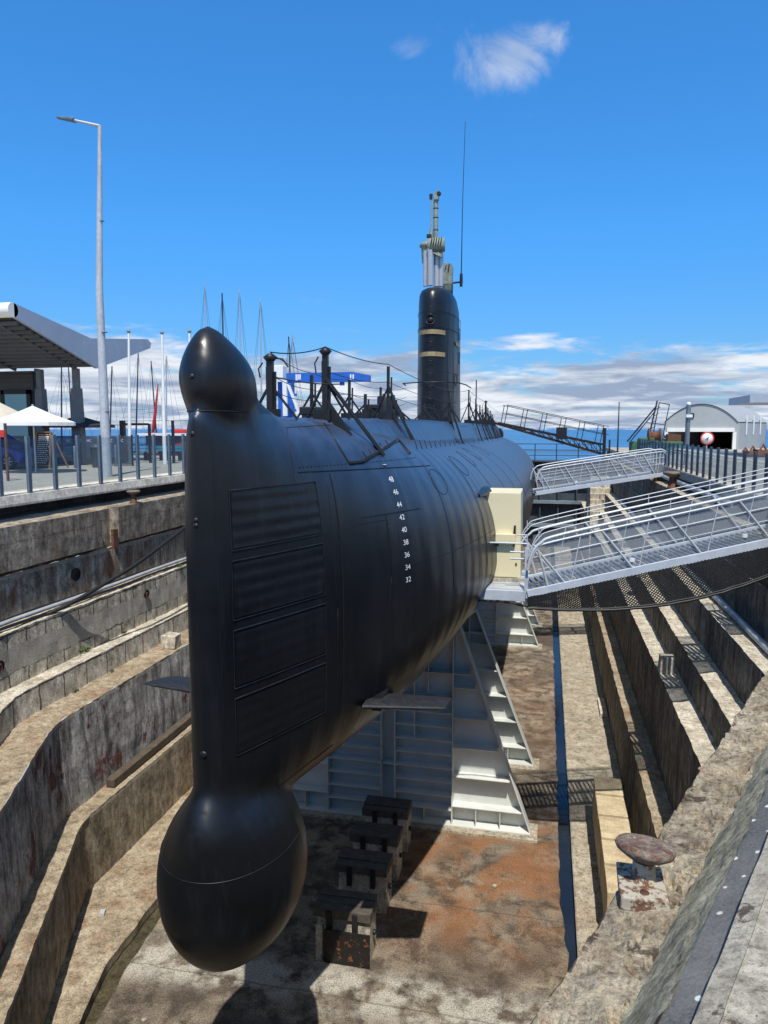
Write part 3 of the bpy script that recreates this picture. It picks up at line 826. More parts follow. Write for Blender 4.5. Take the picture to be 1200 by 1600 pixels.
def sag(a, b, s=.12, n=10):
    a = Vector(a); b = Vector(b)
    return [a.lerp(b, i/n) - Vector((0,0,s*4*(i/n)*(1-i/n))) for i in range(n+1)]
tp = [(CX+.06,9.55,2.58),(CX+.49,10.7,2.76),(CX+.61,14.6,2.83),(CX+.71,23.2,2.73),(CX+.56,30.5,3.12),(CX+.56,39.0,2.93),(CX+.7,47,2.6)]
for a, b in zip(tp, tp[1:]): mb.tube(sag(a, b, .05), .008, 4)
for dz in (.35, .62):
    for a, b in zip(tp[1:], tp[2:]): mb.tube(sag(Vector(a)-Vector((0,0,dz)), Vector(b)-Vector((0,0,dz)), .06), .006, 4)
tp2 = [(CX+.06,9.55,2.58),(CX-.55,13.2,2.58),(CX-.45,15.5,2.6),(CX-.55,19.0,2.6),(CX-.9,24.5,2.9)]
for dz in (0, .3, .5):
    for a, b in zip(tp2, tp2[1:]): mb.tube(sag(Vector(a)-Vector((0,0,dz)), Vector(b)-Vector((0,0,dz)), .05), .006, 4)
mb.tube([(CX+.1,9.55,2.5),(CX+.22,9.6,2.49),(CX+.30,9.6,2.38)], .012, 5); mb.tube(sag((CX+.1,9.6,2.25),(CX+.85,10.2,2.18),.03), .009, 5)
mb.build('guard_wire', M['cable'], sub)
# draught scoop over the entrance opening
mb = MB(); rr = []
for i in range(7):
    t = i/6; Y = lerp(15.2, 16.2, t); r = .05+.10*t
    c0 = hp(Y, .17, .0)
    rr.append([c0 + Vector((r*math.cos(a)*.9, 0, r*math.sin(a)*.9)) for a in [-.3+math.pi*1.1*k/8 for k in range(9)]])
mb.loft(rr, closed=False)
mb.build('entrance_cowl', M['sub2'], sub)

# ------------------------------------------------------------------ dry dock
DX = -3.75
_T = [(4.45,64.5),(4.45,13.3),(4.36,12.6),(4.12,11.9),(2.11,7.36),(-.75,.93),(-2.1,-.25)]
TOP = _T + [(-3.75,-.6)] + [(2*-3.75-x, y) for x, y in _T[::-1]]
def densify(P, step=.35):
    out = []
    for i, (a, b) in enumerate(zip(P, P[1:])):
        L = math.hypot(b[0]-a[0], b[1]-a[1])
        st = step if min(a[1], b[1]) < 30 and L < 20 else step
        n = max(1, int(L/st))
        for k in range(n): out.append((lerp(a[0], b[0], k/n), lerp(a[1], b[1], k/n)))
    out.append(P[-1]); return out
def off_path(P, d):
    out = []
    for i, p in enumerate(P):
        a = Vector(P[max(i-1, 0)]); b = Vector(p); c = Vector(P[min(i+1, len(P)-1)])
        n = Vector((0, 0)); ws = []
        for u, v in ((a, b), (b, c)):
            if (v-u).length > 1e-6:
                e = (v-u).normalized(); ws.append(Vector((e.y, -e.x)))    # path runs right->head->left; inward normal
        m = sum(ws, Vector((0,0)))/len(ws)
        m = m/m.length_squared
        out.append((p[0]+m.x*d, p[1]+m.y*d))
    return out
# inward normal check: on the right side moving to -Y, e=(0,-1) -> (e.y,-e.x)=(-1,0): inward
HEAD = 7
PR = TOP[:HEAD+1]; PL = TOP[HEAD:]
def rowpts(P, d, z, step=.4, amp=.02, seed=0, full=None):
    Q = densify(off_path(full or TOP, d), step)
    return Q
def npos(x, y, z, amp, seed):
    v = noise.noise_vector(Vector((x*1.3+seed, y*1.3, z*1.3)))*amp*.35 + noise.noise_vector(Vector((x*4+seed, y*4, z*4)))*amp*.55 + noise.noise_vector(Vector((x*13+seed, y*13, z*13)))*amp*.35
    return Vector((x, y, z)) + v
def strip_between(mb, dA, zA, dB, zB, rows, right, amp, mi, seed=0, kfun=None, step=.15, zfun=None):
    # matched points: densify parameterised on TOP so that offsets correspond
    base = []
    P = PR if right else PL
    full_idx = range(0, HEAD+1) if right else range(HEAD, len(TOP))
    rings = []
    for r in range(rows+1):
        t = r/rows; d = lerp(dA, dB, t); z = lerp(zA, zB, t)
        O = off_path(TOP, 0)
        line = []
        OA = [off_path(TOP, d if not kfun else d)[i] for i in full_idx]
        for i in range(len(OA)-1):
            a, b = OA[i], OA[i+1]
            ta, tb = [TOP[j] for j in full_idx][i], [TOP[j] for j in full_idx][i+1]
            L = math.hypot(tb[0]-ta[0], tb[1]-ta[1])
            n = max(2, int(L/step))
            for k in range(n + (1 if i == len(OA)-2 else 0)):
                x, y = lerp(a[0], b[0], k/n), lerp(a[1], b[1], k/n)
                if kfun:
                    # scale outward offsets: wide round the head, narrow on the straights
                    bx, by = lerp(ta[0], tb[0], k/n), lerp(ta[1], tb[1], k/n)
                    kk = kfun(by); x = bx+(x-bx)*kk; y = by+(y-by)*kk
                zz = z if not zfun else zfun(lerp(ta[1], tb[1], k/n), z)
                line.append(npos(x, y, zz, amp, seed))
        rings.append(line)
    n = len(rings[0])
    vs = [p for r in rings for p in r]
    fs = [(r*n+k, r*n+k+1, (r+1)*n+k+1, (r+1)*n+k) for r in range(rows) for k in range(n-1)]
    mb.add(vs, fs, mi, False)
PROF_L = [(0,-.67),(0,-1.75),(.05,-1.75),(.05,-2.82),(.68,-2.82),(.70,-4.04),(1.13,-4.04),(1.15,-4.63),(1.94,-4.63),(1.98,-6.8),(2.42,-6.8),(2.45,-8.75)]
PROF_R = [(0,-.67),(0,-1.69),(.05,-1.69),(.05,-2.76),(.60,-2.76),(.62,-3.74),(1.10,-3.74),(1.12,-4.5),(1.60,-4.5),(1.62,-6.65),(2.10,-6.65),(2.15,-8.75)]
wl = thing('dock_wall', (-12, 30, -8.4), 'sunlit stepped stone wall of the dry dock on the left of the submarine', 'wall')
wr = thing('dock_wall', (4.5, 30, -8.4), 'shaded stepped stone wall of the dry dock under the white gangways on the right', 'wall')
ml = [('wall_top','tread'),('wall_stain','tread'),('wall_mix','tread'),('wall_ashl','tread'),('wall_graf','tread_low'),('wall_low','tread_low')]
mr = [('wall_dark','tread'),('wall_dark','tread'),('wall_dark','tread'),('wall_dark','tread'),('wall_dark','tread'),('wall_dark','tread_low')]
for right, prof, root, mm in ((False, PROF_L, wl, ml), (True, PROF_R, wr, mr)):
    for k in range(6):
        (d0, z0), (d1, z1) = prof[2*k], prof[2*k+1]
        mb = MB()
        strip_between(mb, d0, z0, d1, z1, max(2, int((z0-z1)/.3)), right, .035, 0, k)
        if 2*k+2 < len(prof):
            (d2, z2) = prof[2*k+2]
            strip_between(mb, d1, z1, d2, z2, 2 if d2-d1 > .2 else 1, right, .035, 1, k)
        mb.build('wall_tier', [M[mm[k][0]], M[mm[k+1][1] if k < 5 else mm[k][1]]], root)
def kf(y): 
    t = min(max((y-6)/7, 0), 1); t = t*t*(3-2*t)
    return lerp(1, 1.35, t)
def kf2(y):
    t = min(max((y-6)/7, 0), 1); t = t*t*(3-2*t)
    return lerp(1, .50, t)
def zk(y, z):
    return z*lerp(1.7, 1, (kf2(y)-.5)/.5) if z < -.12 else (z*lerp(.2, 1, (kf2(y)-.5)/.5) if z < 0 else z)
def za(y, z):
    return z-(.36+(z+.24)*.8)*(1-(kf2(y)-.5)/.5)
for right, root in ((False, wl), (True, wr)):
    mb = MB()
    strip_between(mb, 0, -.67, -.29, -.63, 16 if right else 3, right, .034, 0, 0, kf, .025 if right else .3)
    if right:
        for i, (x, y, z) in enumerate(mb.v):
            d = (x+.03)*.917-(y-2.58)*.4
            if y < 9:
                q = noise.noise(Vector((x*7, y*7, 2)))*.7 + noise.noise(Vector((x*19, y*19, 5)))*.4
                k = max(0, 1-abs(d-.25)/.10) + .30
                z -= .075*min(1, max(0, q-.12)*6)*min(1, k) ; z += .012*noise.noise(Vector((x*30, y*30, 0)))
                if d < .03: x += .02*noise.noise(Vector((y*9, 1, 0)))
                mb.v[i] = (x, y, z)
    mb.build('coping_slab', M['coping'], root)
    mb = MB(); strip_between(mb, -.29, -.63, -.52, -.24, 10, right, .03, 0, 0, kf, .04 if right else .3, lambda y, z: z-.36*(1-(kf2(y)-.5)/.5)*(z+.63)/.39); mb.build('mortar_slope', M['moss_slope' if right else 'tread'], root)
    mb = MB(); strip_between(mb, -.52, -.24, -.66, -.175, 4, right, .004, 0, 0, kf, .15 if right else .3, za)
    strip_between(mb, -.66, -.175, -.95, -.17, 1, right, .0, 0, 0, kf, .5, za); strip_between(mb, -.95, -.62, -.95, -.02, 1, right, .0, 0, 0, kf, .5); mb.build('asphalt_strip', M['asph'], root)
# kerb with overhang, all round
for right, root in ((False, wl), (True, wr)):
    mb = MB()
    for (a, za_), (b, zb_) in (((-1.0,-.16),(-.64,-.16)), ((-.64,-.16),(-.63,-.13)), ((-.63,-.13),(-.70,-.095)), ((-.70,-.10),(-1.75,.012))):
        strip_between(mb, a, za_, b, zb_, 1, right, .006, 0, 0, kf2, .06 if right else .25, zk)
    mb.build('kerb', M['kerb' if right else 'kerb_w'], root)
# projecting upper blocks on the left wall
for (y0, y1) in ((12.9, 17.55), (18.35, 24.5), (25.1, 40)):
    mb = MB(); n = int((y1-y0)/.4)
    rings = []
    for i in range(n+1):
        y = lerp(y0, y1, i/n)
        rings.append([npos(-12.0, y, -.61, .012, 3), npos(-11.66, y, -.62, .02, 3), npos(-11.66, y, -1.15, .02, 4), npos(-11.68, y, -1.62, .02, 5), npos(-12.0, y, -1.63, .01, 6)])
    mb.loft(rings, smooth=False, caps=True); mb.build('coping_block', M['wall_top'], wl)

# floor slabs
def slab(name, L, Rr, z, mat, ja, y0=3, y1=63.9, step=.22, thick=.2):
    mb = MB(); ys = []; y = y0
    while y < y1: ys.append(y); y += step if y < 32 else step*3
    def ev(T, y):
        for (ya, xa), (yb, xb) in zip(T, T[1:]):
            if ya <= y <= yb: return lerp(xa, xb, (y-ya)/(yb-ya))
        return T[-1][1]
    rows = []
    for y in ys:
        xl = ev(L, y) + ja*noise.noise(Vector((y*1.9, 3, 0)))+ja*.6*noise.noise(Vector((y*6, 3, 0)))
        xr = ev(Rr, y) + ja*noise.noise(Vector((y*1.9, 9, 0)))+ja*.6*noise.noise(Vector((y*6, 9, 0)))
        row = [(xl, y, z-thick), (xl, y, z-.02), (xl+.03, y, z)]
        for k in range(1, 12): row.append((lerp(xl, xr, k/12), y, z+.012*noise.noise(Vector((k*.7, y*.8, 1)))))
        row += [(xr-.03, y, z), (xr, y, z-.02), (xr, y, z-thick)]
        rows.append([Vector(p) for p in row])
    mb.loft(rows, closed=False, smooth=False)
    return mb.build(name, mat)
f = MB().add([(-14,-1,-8.66),(7,-1,-8.66),(7,64,-8.66),(-14,64,-8.66)], [(0,1,2,3)]).build('channel_bed', M['gutter']); tag(f, kind='structure')
o = slab('dock_floor', [(0,-5.6),(6,-6.2),(8,-6.7),(10.07,-7.23),(11.4,-7.46),(12.8,-7.55),(70,-7.55)], [(0,-1.5),(9,-.3),(12,.55),(13.5,.62),(15.2,.50),(70,.47)], -8.45, M['floor'], .07); tag(o, kind='structure')
o = slab('floor_strip', [(0,.0),(8,-.2),(10.2,.76),(12,.80),(14,.80),(70,.76)], [(0,1.5),(9,1.2),(12.2,2.3),(70,2.42)], -8.43, M['strip'], .012, 7); tag(o, kind='structure')
o = slab('floor_strip', [(0,-9),(7,-8.6),(9.8,-8.65),(12.4,-9.6),(70,-9.7)], [(0,-6),(6,-6.6),(8,-7.0),(10.01,-7.51),(11.34,-7.86),(13.34,-7.94),(70,-7.9)], -8.43, M['tread_low'], .06, 3); tag(o, kind='structure')
o = MB().add([(.3,9,-8.585),(.95,9,-8.585),(.95,63.8,-8.585),(.3,63.8,-8.585)], [(0,1,2,3)]).build('channel_water', M['puddle']); tag(o, kind='structure')

# quay sheet
mb = MB()
C = [off_path(TOP, -.05)[i] for i in range(len(TOP))]
def kerbpt(p, i, d=-1.65):
    q = off_path(TOP, d)[i]; b = TOP[i]; k = kf2(b[1]); return (b[0]+(q[0]-b[0])*k, b[1]+(q[1]-b[1])*k)
K = [kerbpt(p, i) for i, p in enumerate(TOP)]
ng = [(x, y, .0) for x, y in K] + [(-17,64.5,0),(-17,39,0),(-120,39,0),(-120,-60,0),(120,-60,0),(120,64.5,0)]
mb.add(ng, [tuple(range(len(ng)))])
q = mb.build('quay', M['paving']); tag(q, kind='structure')
# quay sides down to the water
mb = MB()
mb.box(-120.0,-16.9,38.6,39.02,-6,-.004); mb.box(-17.4,-16.98,39,64.5,-6,-.005); mb.box(4.9,120,64.2,64.6,-6,-.004); mb.box(-17,-12.4,64.2,64.6,-6,-.004)
q = mb.build('quay_edge', M['wall_dark']); tag(q, kind='structure')
# sea and far shore
mb = MB()
mb.add([(-9000,39.1,-2.2),(-17.2,39.1,-2.2),(-17.2,64.7,-2.2),(9000,64.7,-2.2),(9000,14000,-2.2),(-9000,14000,-2.2)], [(0,1,2,3,4,5)])
q = mb.build('sea', M['sea']); tag(q, kind='structure')
mb = MB(); vs = []; N = 240
for i in range(N+1):
    x = lerp(-6500, 4500, i/N); y = 3600
    h = 6 + 26*max(0, noise.noise(Vector((i*.05, 1, 0)))) + 10*abs(noise.noise(Vector((i*.6, 4, 0))))
    vs += [(x, y, -3), (x, y, h)]
mb.add(vs, [(2*i, 2*i+2, 2*i+3, 2*i+1) for i in range(N)]); q = mb.build('far_shore', M['shore']); tag(q, kind='structure')

# dock gate at the far end
g = thing('dock_gate', (DX, 64, -8.4), 'dark steel gate with railed walkway closing the far end of the dry dock', 'dock gate')
mb = MB(); mb.box(-11.9,4.4,63.9,64.1,-8.6,-1.2); mb.build('gate_plate', M['gate'], g)
mb = MB(); mb.box(-11.9,4.4,62.9,64.9,-1.2,-1.1); mb.build('walkway', M['gate'], g)
mb = MB()
for z in (-2.6,-4.6,-6.6): mb.box(-11.9,4.4,63.3,63.88,z-.12,z+.12)
mb.build('horizontal_girder', M['gatel'], g)
mb = MB()
for x in [-11+1.5*i for i in range(11)]: mb.box(x-.06,x+.06,63.5,63.87,-8.4,-1.22)
mb.build('vertical_rib', M['gate'], g)
mb = MB()
for yy in (62.95,):
    for z in (-.65,-.2,.30): mb.tube([(-11.8,yy,z),(4.3,yy,z)], .035, 6)
    for x in [-11.5+1.75*i for i in range(10)]: mb.tube([(x,yy,-1.1),(x,yy,.3)], .04, 6)
mb.build('railing', M['black'], g)

# stairs at the far right end
st = thing('stone_staircase', (3.6, 48, -8.4), 'pale stone steps climbing the right dock wall just beyond the smaller gangway', 'stairs')
mb = MB()
for i in range(15):
    z = -6.4 + i*.33; y = 44 + i*.62
    mb.box(2.55+i*.03, 4.3, y, 54.5, z-.33-.002*i, z, 0)
mb.build('step_block', M['tread'], st)

# ------------------------------------------------------------------ cradles
def cradle(Y, label, xr=-.19, xl=-7.31):
    t = thing('steel_cradle', (DX, Y, -8.45), label, 'cradle', 'steel cradle frames under the submarine')
    zb = -8.36; slope = (-2.19+.19)/(-3.19+8.36)      # dx per dz on right side
    kk = 1.0
    def xe(z): return xr + (z-zb)*slope*1.0
    zt = -3.1
    bot = []
    for i in range(25):
        w = lerp(-1.75, 1.75, i/24); 
        # hull underside at this station
        wq, ht, nu, hb, nl = interp(Y)
        q = min(abs(w)/wq, 1); zz = ZC - hb*(1-q**nl)**(1/nl)
        bot.append((CX+w, zz-.03))
    xt = xe(bot[-1][1]-.0); 
    poly = [(xr, zb)] + [(max(xe(bot[-1][1]), bot[-1][0]), bot[-1][1])] + bot[::-1] + [(min(2*DX-xe(bot[0][1]), bot[0][0]), bot[0][1]), (xl, zb)]
    fn = lambda u, v, s: (u, Y+s, v)
    MB().prism(poly, fn, .30, .325).build('web_plate', M['cradle'], t)
    def ztop(x):
        w = abs(x-CX); wq, ht, nu, hb, nl = interp(Y)
        zh = ZC - hb*(1-min(w/wq, 1)**nl)**(1/nl) - .04 if w < 1.75 else 99
        zs = zb + (x-xr)/slope if x > DX else zb + ((2*DX-x)-xr)/slope
        return min(zh, zs-.03)
    # outer flanges
    for sgn in (1, -1):
        top = (max(xe(bot[-1][1]), bot[-1][0]), bot[-1][1]+.02)
        a = (xr, zb) if sgn > 0 else (2*DX-xr, zb); b = top if sgn > 0 else (2*DX-top[0], top[1])
        MB().beam((a[0], Y+.16, a[1]), (b[0], Y+.16, b[1]), .30, .03, up=(1,0,.3)).build('sloping_flange', M['cradle'], t, .004)
    MB().box(xl, xr, Y-.04, Y+.36, zb-.03, zb).build('base_flange', M['cradle'], t)
    vx = [-5.37, -3.95, -3.60, -2.13]
    mb = MB()
    for x in vx:
        mb.box(x-.012, x+.012, Y+.0, Y+.298, zb+.002, ztop(x))
        mb.box(x-.07, x+.07, Y-.012, Y+.002, zb+.002, ztop(x)-.04) if x in (-3.95,) and False else None
    for x in (-1.53, -.93, -6.0, -6.6, -2.85): mb.box(x-.01, x+.01, Y+.02, Y+.298, zb+.002, -7.88 if x > -2.5 or x < -5.5 else -8.0)
    for x, z0, z1 in ((-2.75, -4.95, None), (-3.1,-6.2,None)):
        mb.box(x-.01, x+.01, Y+.02, Y+.298, z0, ztop(x))
    mb.build('vertical_stiffener', M['cradle'], t)
    mb = MB()
    def shelf(x0, x1, z, d=.0):
        x0 = max(x0, 2*DX-xe(z)+.02); x1 = min(x1, xe(z)-.02)
        if x1 - x0 < .05 or z > min(ztop(x0+.01), ztop(x1-.01)): return
        mb.box(x0+.012, x1-.012, Y+d, Y+.299, z-.009, z+.009)
    for z in (-8.0,-7.64,-7.28,-6.92,-6.56,-6.20,-5.84,-5.48): shelf(-5.37, -3.95, z); shelf(-3.60, -2.13, z)
    for z in (-8.0,-6.92): shelf(-3.95,-3.6,z)
    for z in (-7.88,-7.10,-6.34,-5.58,-4.80,-4.45,): shelf(-2.13, xr, z); shelf(xl, -5.37, z)
    for z in (-4.45, -4.1): shelf(-3.6, -2.13, z); shelf(-5.37,-3.95,z)
    for z in (-5.12, ): shelf(-3.6,-2.13,z); shelf(-5.37,-3.95,z)
    mb.build('shelf_stiffener', M['cradle'], t)
    MB().box(xl-.18, xr+.18, Y-.25, Y+.55, -8.47, -8.392).build('footing_pad', M['strip'], t)
names = ['nearest grey steel cradle frame directly behind the old keel blocks', 'second grey steel cradle frame from the bow, just behind the nearest one',
         'third cradle frame from the bow, under the cream entrance box', 'fourth cradle frame from the bow, close behind the third one']
for Y, nm in zip((17.5, 21.3, 33.6, 37.3), names): cradle(Y, nm)

# ------------------------------------------------------------------ keel blocks
def kblock(Y, label, first=False):
    t = thing('keel_block', (-3.5, Y, -8.45), label, 'keel block', 'concrete keel blocks in a row on the dock floor')
    x0, x1 = -4.05, -3.02; z1 = -7.42
    mb = MB()
    if first: x1 = -3.02
    mb.box(x0, x1, Y+.1, Y+.62, -8.46, z1-.2, 0, .006); mb.build('concrete_body', M['blockc'], t, .012)
    mb = MB()
    for k in range(3): mb.box(x0-.06, x1+.02, Y+.04+.2*k, Y+.235+.2*k, z1-.198, z1+random.uniform(-.02,.02), 0, .008)
    mb.build('timber_cap', M['timber'], t, .01)
    for x in (x0+.25, x1-.28): MB().box(x-.05, x+.05, Y+.0, Y+.098, z1-.45, z1-.05).build('tie_slot', M['rubber'], t)
    MB().box(x0, x0+.13, Y-.02, Y+.099, -8.46, z1-.32, 0, .004).build('side_post', M['blockc'], t) if first else None
    MB().lathe([(.045,-.02),(.06,0),(.045,.03)], (x1+.03, Y+.3, -7.95), 10, ax='x').build('ring_bolt', M['black'], t)
    if first: MB().box(x0+.18, x1+.03, Y-.06, Y-.03, -8.44, z1-.36).build('rusty_plate', M['rustpl'], t)
for Y, nm in ((12.35,'nearest keel block, with a blackened rusty plate on its front'),(13.8,'second keel block from the front with two black slots'),
              (14.95,'third keel block from the front, lower half hidden'),(16.1,'rearmost keel block, right against the cradle frame')):
    kblock(Y, nm, Y < 13)

# ------------------------------------------------------------------ ochre blocks
for k in range(5):
    y0 = 14.05 + k*.95; zt = -7.42 + .03*k
    o = MB().box(1.36, 2.02, y0, y0+.9, -8.44, zt, 0, .01).build('concrete_block', M['yellow'], None, .012)
    tag(o, ['ochre block nearest to the rusty bollard in the row on the floor strip','second nearest ochre block in the row, with pale scrawl on top','middle ochre block of the row of five',
            'fourth ochre block of the row, next to the farthest','farthest ochre block of the row of five'][k], 'block', 'ochre blocks lined up on the floor strip')
mb = MB()
for cx in (1.55, 1.72, 1.86):
    mb.tube([(cx+.06*math.cos(a), 15.45+.15*math.sin(a), -7.375) for a in [2*math.pi*i/14 for i in range(13)]], .008, 4)

# loose stones and blocks
def stoneb(x, y, z, sx, sy, sz, label, mat='blockc', name='stone_block', cat='stone', rot=0):
    mb = MB(); c, s = math.cos(rot), math.sin(rot)
    n = 3; P = []
    mb.box(-sx/2, sx/2, -sy/2, sy/2, 0, sz, 0, min(sx,sy,sz)*.06)
    mb.v = [(x+a*c-b*s, y+a*s+b*c, z+d) for a, b, d in mb.v]
    o = mb.build(name, M[mat], None, min(sx,sz)*.06); return tag(o, label, cat)
stoneb(3.05, 19.0, -4.5, .36, .4, .42, 'pale square stone block standing on a shaded ledge of the right dock wall')
stoneb(2.15, 26.5, -8.43, .25, 1.6, .12, 'long flat slab lying at the foot of the right wall')
stoneb(-10.3, 18.6, -4.63, .42, .4, .4, 'pale stone block with rusty ring on a ledge of the left wall')
stoneb(3.4, 27.5, -3.74, .35, .4, .6, 'tall pale stone standing on the right wall near the smaller gangway')
stoneb(-8.75, 12.6, -8.43, .10, .14, .07, 'small blue white can lying on the left floor strip', 'gang', 'tin_can', 'can', .4)
for i, (x, y, lb) in enumerate(((-8.6,9.9,'small white pebble at the bottom of the left floor strip'),(-6.45,10.3,'little white chip of stone on the floor left of the bow bulb'),(-8.1,12.1,'white fragment at the edge of the left floor strip'),(-.9,15.3,'pale scrap beside the third keel block'))):
    stoneb(x, y, -8.44, .08, .06, .04, lb, 'rubble', 'pebble', 'pebble', i)
# timber baulk on the left tread
o = MB().beam((-9.78, 14.6, -6.68), (-9.80, 20.5, -6.66), .22, .2).build('timber_beam', M['beamw'], None, .02); tag(o, 'dark round-edged timber lying along the lower left ledge', 'timber')

# pipes and hoses on the left, pipe on the right
def pipe(name, pts, r, mat, label, cat='pipe', n=8):
    o = MB().tube(pts, r, n).build(name, M[mat]); return tag(o, label, cat)
pipe('conduit_pipe', [(-11.55, y, -2.70+.01*math.sin(y)) for y in [10.5,12,14,16,18,20,22,26,32,45]], .055, 'galv', 'thin grey conduit running along the upper left ledge')
pipe('hose', [(-11.42, y, -2.76+.012*math.sin(y*2)) for y in [10.5+.8*i for i in range(20)]], .04, 'rubber', 'black hose lying beside the grey conduit on the left ledge', 'hose')
pipe('hose', [(-11.62, y, -2.66+.015*math.sin(y*1.4)) for y in [10.5+.8*i for i in range(20)]], .03, 'rubber', 'thinner black hose resting between conduit and stained wall', 'hose')
pipe('mooring_cable', curve_pts([at(-60,1012,13.4), at(0,988,14), at(100,948,15.2), at(170,908,16.6), at(215,880,17.6), at(262,845,19.2), at(300,815,21)]), .055, 'rubber', 'thick black cable sweeping up from the left ledge toward the submarine', 'cable')
pipe('conduit_pipe', [(4.22,y,-2.64) for y in (9,14,20,28,36,44)], .075, 'galv', 'grey pipe laid along the upper ledge of the right dock wall')
pipe('conduit_pipe', [(4.78,y,-.42) for y in (20.5,26,32,40,60)], .10, 'galv', 'pale round pipe under the kerb beside the right fence')
# holes, rings and brackets
for x, y, z, lb in ((-11.87,16.6,-2.2,'rusty mooring hole recess in the stained upper wall'),):
    mb = MB(); mb.lathe([(.0,0.02),(.13,.02),(.17,.045),(.17,0)], (x,y,z), 14, ax='x'); o = mb.build('wall_hole', M['black']); tag(o, 'oval dark drain hole in the stained upper wall on the left', 'hole')
def wring(x, y, z, lb):
    t = thing('wall_ring', (x,y,z), lb, 'iron ring', 'iron rings set in the left dock wall')
    MB().lathe([(.02,0),(.10,.004),(.13,.03),(.13,0)], (x,y,z), 12, ax='x').build('recess', M['black'], t)
    MB().tube([(x+.03,y+.05*math.cos(a),z-.04+.09*math.sin(a)) for a in [2*math.pi*i/12 for i in range(13)]], .014, 6).build('ring', M['rust'], t)
wring(-11.22,13.0,-3.45,'rusty ring in the masonry wall low at the left edge'); wring(-11.22,18.9,-3.2,'rusty ring in the masonry wall close to the submarine stem')
# small bollards
def bollard(x, y, z, s, label, mat='rust', hi=False):
    t = thing('mooring_bollard', (x,y,z), label, 'bollard')
    n = 36 if hi else 14; zs_ = .72 if hi else 1.
    MB().lathe([(.075*s,-.01),(.075*s,.02*s),(.055*s,.045*s*zs_),(.048*s,.14*s*zs_),(.052*s,.17*s*zs_)], (x,y,z), n, jit=.05 if hi else 0).build('bollard_post', M['rustw' if hi else mat], t)
    cap = MB().lathe([(.05*s,.165*s),(.085*s,.18*s),(.125*s,.205*s),(.132*s,.222*s),(.122*s,.24*s),(.085*s,.246*s),(.07*s,.238*s),(.001,.236*s)], (x,y,z-(1-zs_)*.17*s), n, jit=.06 if hi else 0)
    if hi:
        mr_ = Matrix.Rotation(R(-11), 3, 'X') @ Matrix.Rotation(R(5), 3, 'Y'); c0 = Vector((x, y, z+.17*s*zs_)); cap.v = [tuple(c0 + mr_ @ (Vector(p)-c0)) for p in cap.v]
    cap.build('bollard_cap', M['rustcap'], t)
    if hi:
        mb = MB().box(x-.115,x+.095,y-.17,y+.12,z-.03,z+.03,0,.008); mb.build('base_plate', M['rustw'], t, .008)
        MB().lathe([(.001,.012),(.022,.01),(.025,0)], (x-.01,y-.12,z+.03), 8).build('anchor_bolt', M['rust'], t)
bollard(.50, 3.50, -.625, 1.06, 'rusty mushroom-headed mooring bollard with flaking white stem in the right foreground', hi=True)
bollard(-11.78, 19.35, -.6, 1.5, 'small rusty bollard on top of the left wall in front of the lamp post')
bollard(-11.78, 24.0, -.6, 1.4, 'small pale rusty bollard on the left wall next to the submarine stem')
bollard(4.58, 29.0, -.66, 2.6, 'rusty bollard on the right wall between the two white gangways')
bollard(4.58, 33.2, -.66, 1.8, 'rusty low bollard beneath the landing of the smaller gangway')
ft = MB().box(-11.66, -11.60, 17.95, 18.2, -1.75, -1.2, 0, .01).build('iron_fitting', M['rust'], None, .01); tag(ft, 'rusty iron plate hanging over the joint of the upper left blocks', 'iron plate')
# weeds
def weed(x, y, z, s, label):
    mb = MB()
    for i in range(46):
        a = random.uniform(0, 6.28); r = random.uniform(0, s); h = random.uniform(.2, 1)*s*.8
        p = Vector((x+r*math.cos(a)*.5, y+r*math.sin(a), z+h*.6)); q = Vector((random.uniform(-1,1), random.uniform(-1,1), random.uniform(-.3,1))).normalized()
        u = q.orthogonal().normalized()*s*.12; w = q.cross(u).normalized()*s*.3
        mb.add([p-u, p+w*.5-u*.2, p+u, p-w], [(0,1,2,3)])
    o = mb.build('weed_tuft', M['leaf']); tag(o, label, 'weed', 'weeds rooted in the left wall ledges')
weed(-11.25, 21.0, -2.8, .16, 'weed tuft beside the hoses, nearest the submarine stem'); weed(-11.2, 15.9, -4.0, .2, 'broad weed tuft at the foot of the patched masonry wall')
weed(-11.15, 17.6, -4.0, .1, 'small weed between two ashlar stones'); weed(-10.72, 14.8, -4.62, .1, 'small weed under the ashlar course at left'); weed(-10.72, 16.3,-4.62,.09,'tiny weed under the ashlar course in the middle')

# ------------------------------------------------------------------ fences
def fence(name, X, ys, label, mats, h=1.37, side=1):
    t = thing(name, (X, ys[0], 0), label, 'fence')
    for y in ys:
        mb = MB(); mb.box(X-.035, X+.035, y-.06, y+.06, .0, h); mb.build('post', M[mats], t, .006)
    for a, b in zip(ys, ys[1:]):
        MB().box(X-.006, X+.006, a+.075, b-.075, .10, h-.06).build('glass_panel', M['glass'], t)
    return t
fence('glass_fence', -12.36, [13.72+.985*i for i in range(26)], 'glass fence with blue grey steel posts along the left kerb', 'galvd')
fence('glass_fence', 4.93, [12.4+1.0*i for i in range(32)], 'glass fence with close dark posts along the right kerb', 'post_shade', 1.0)
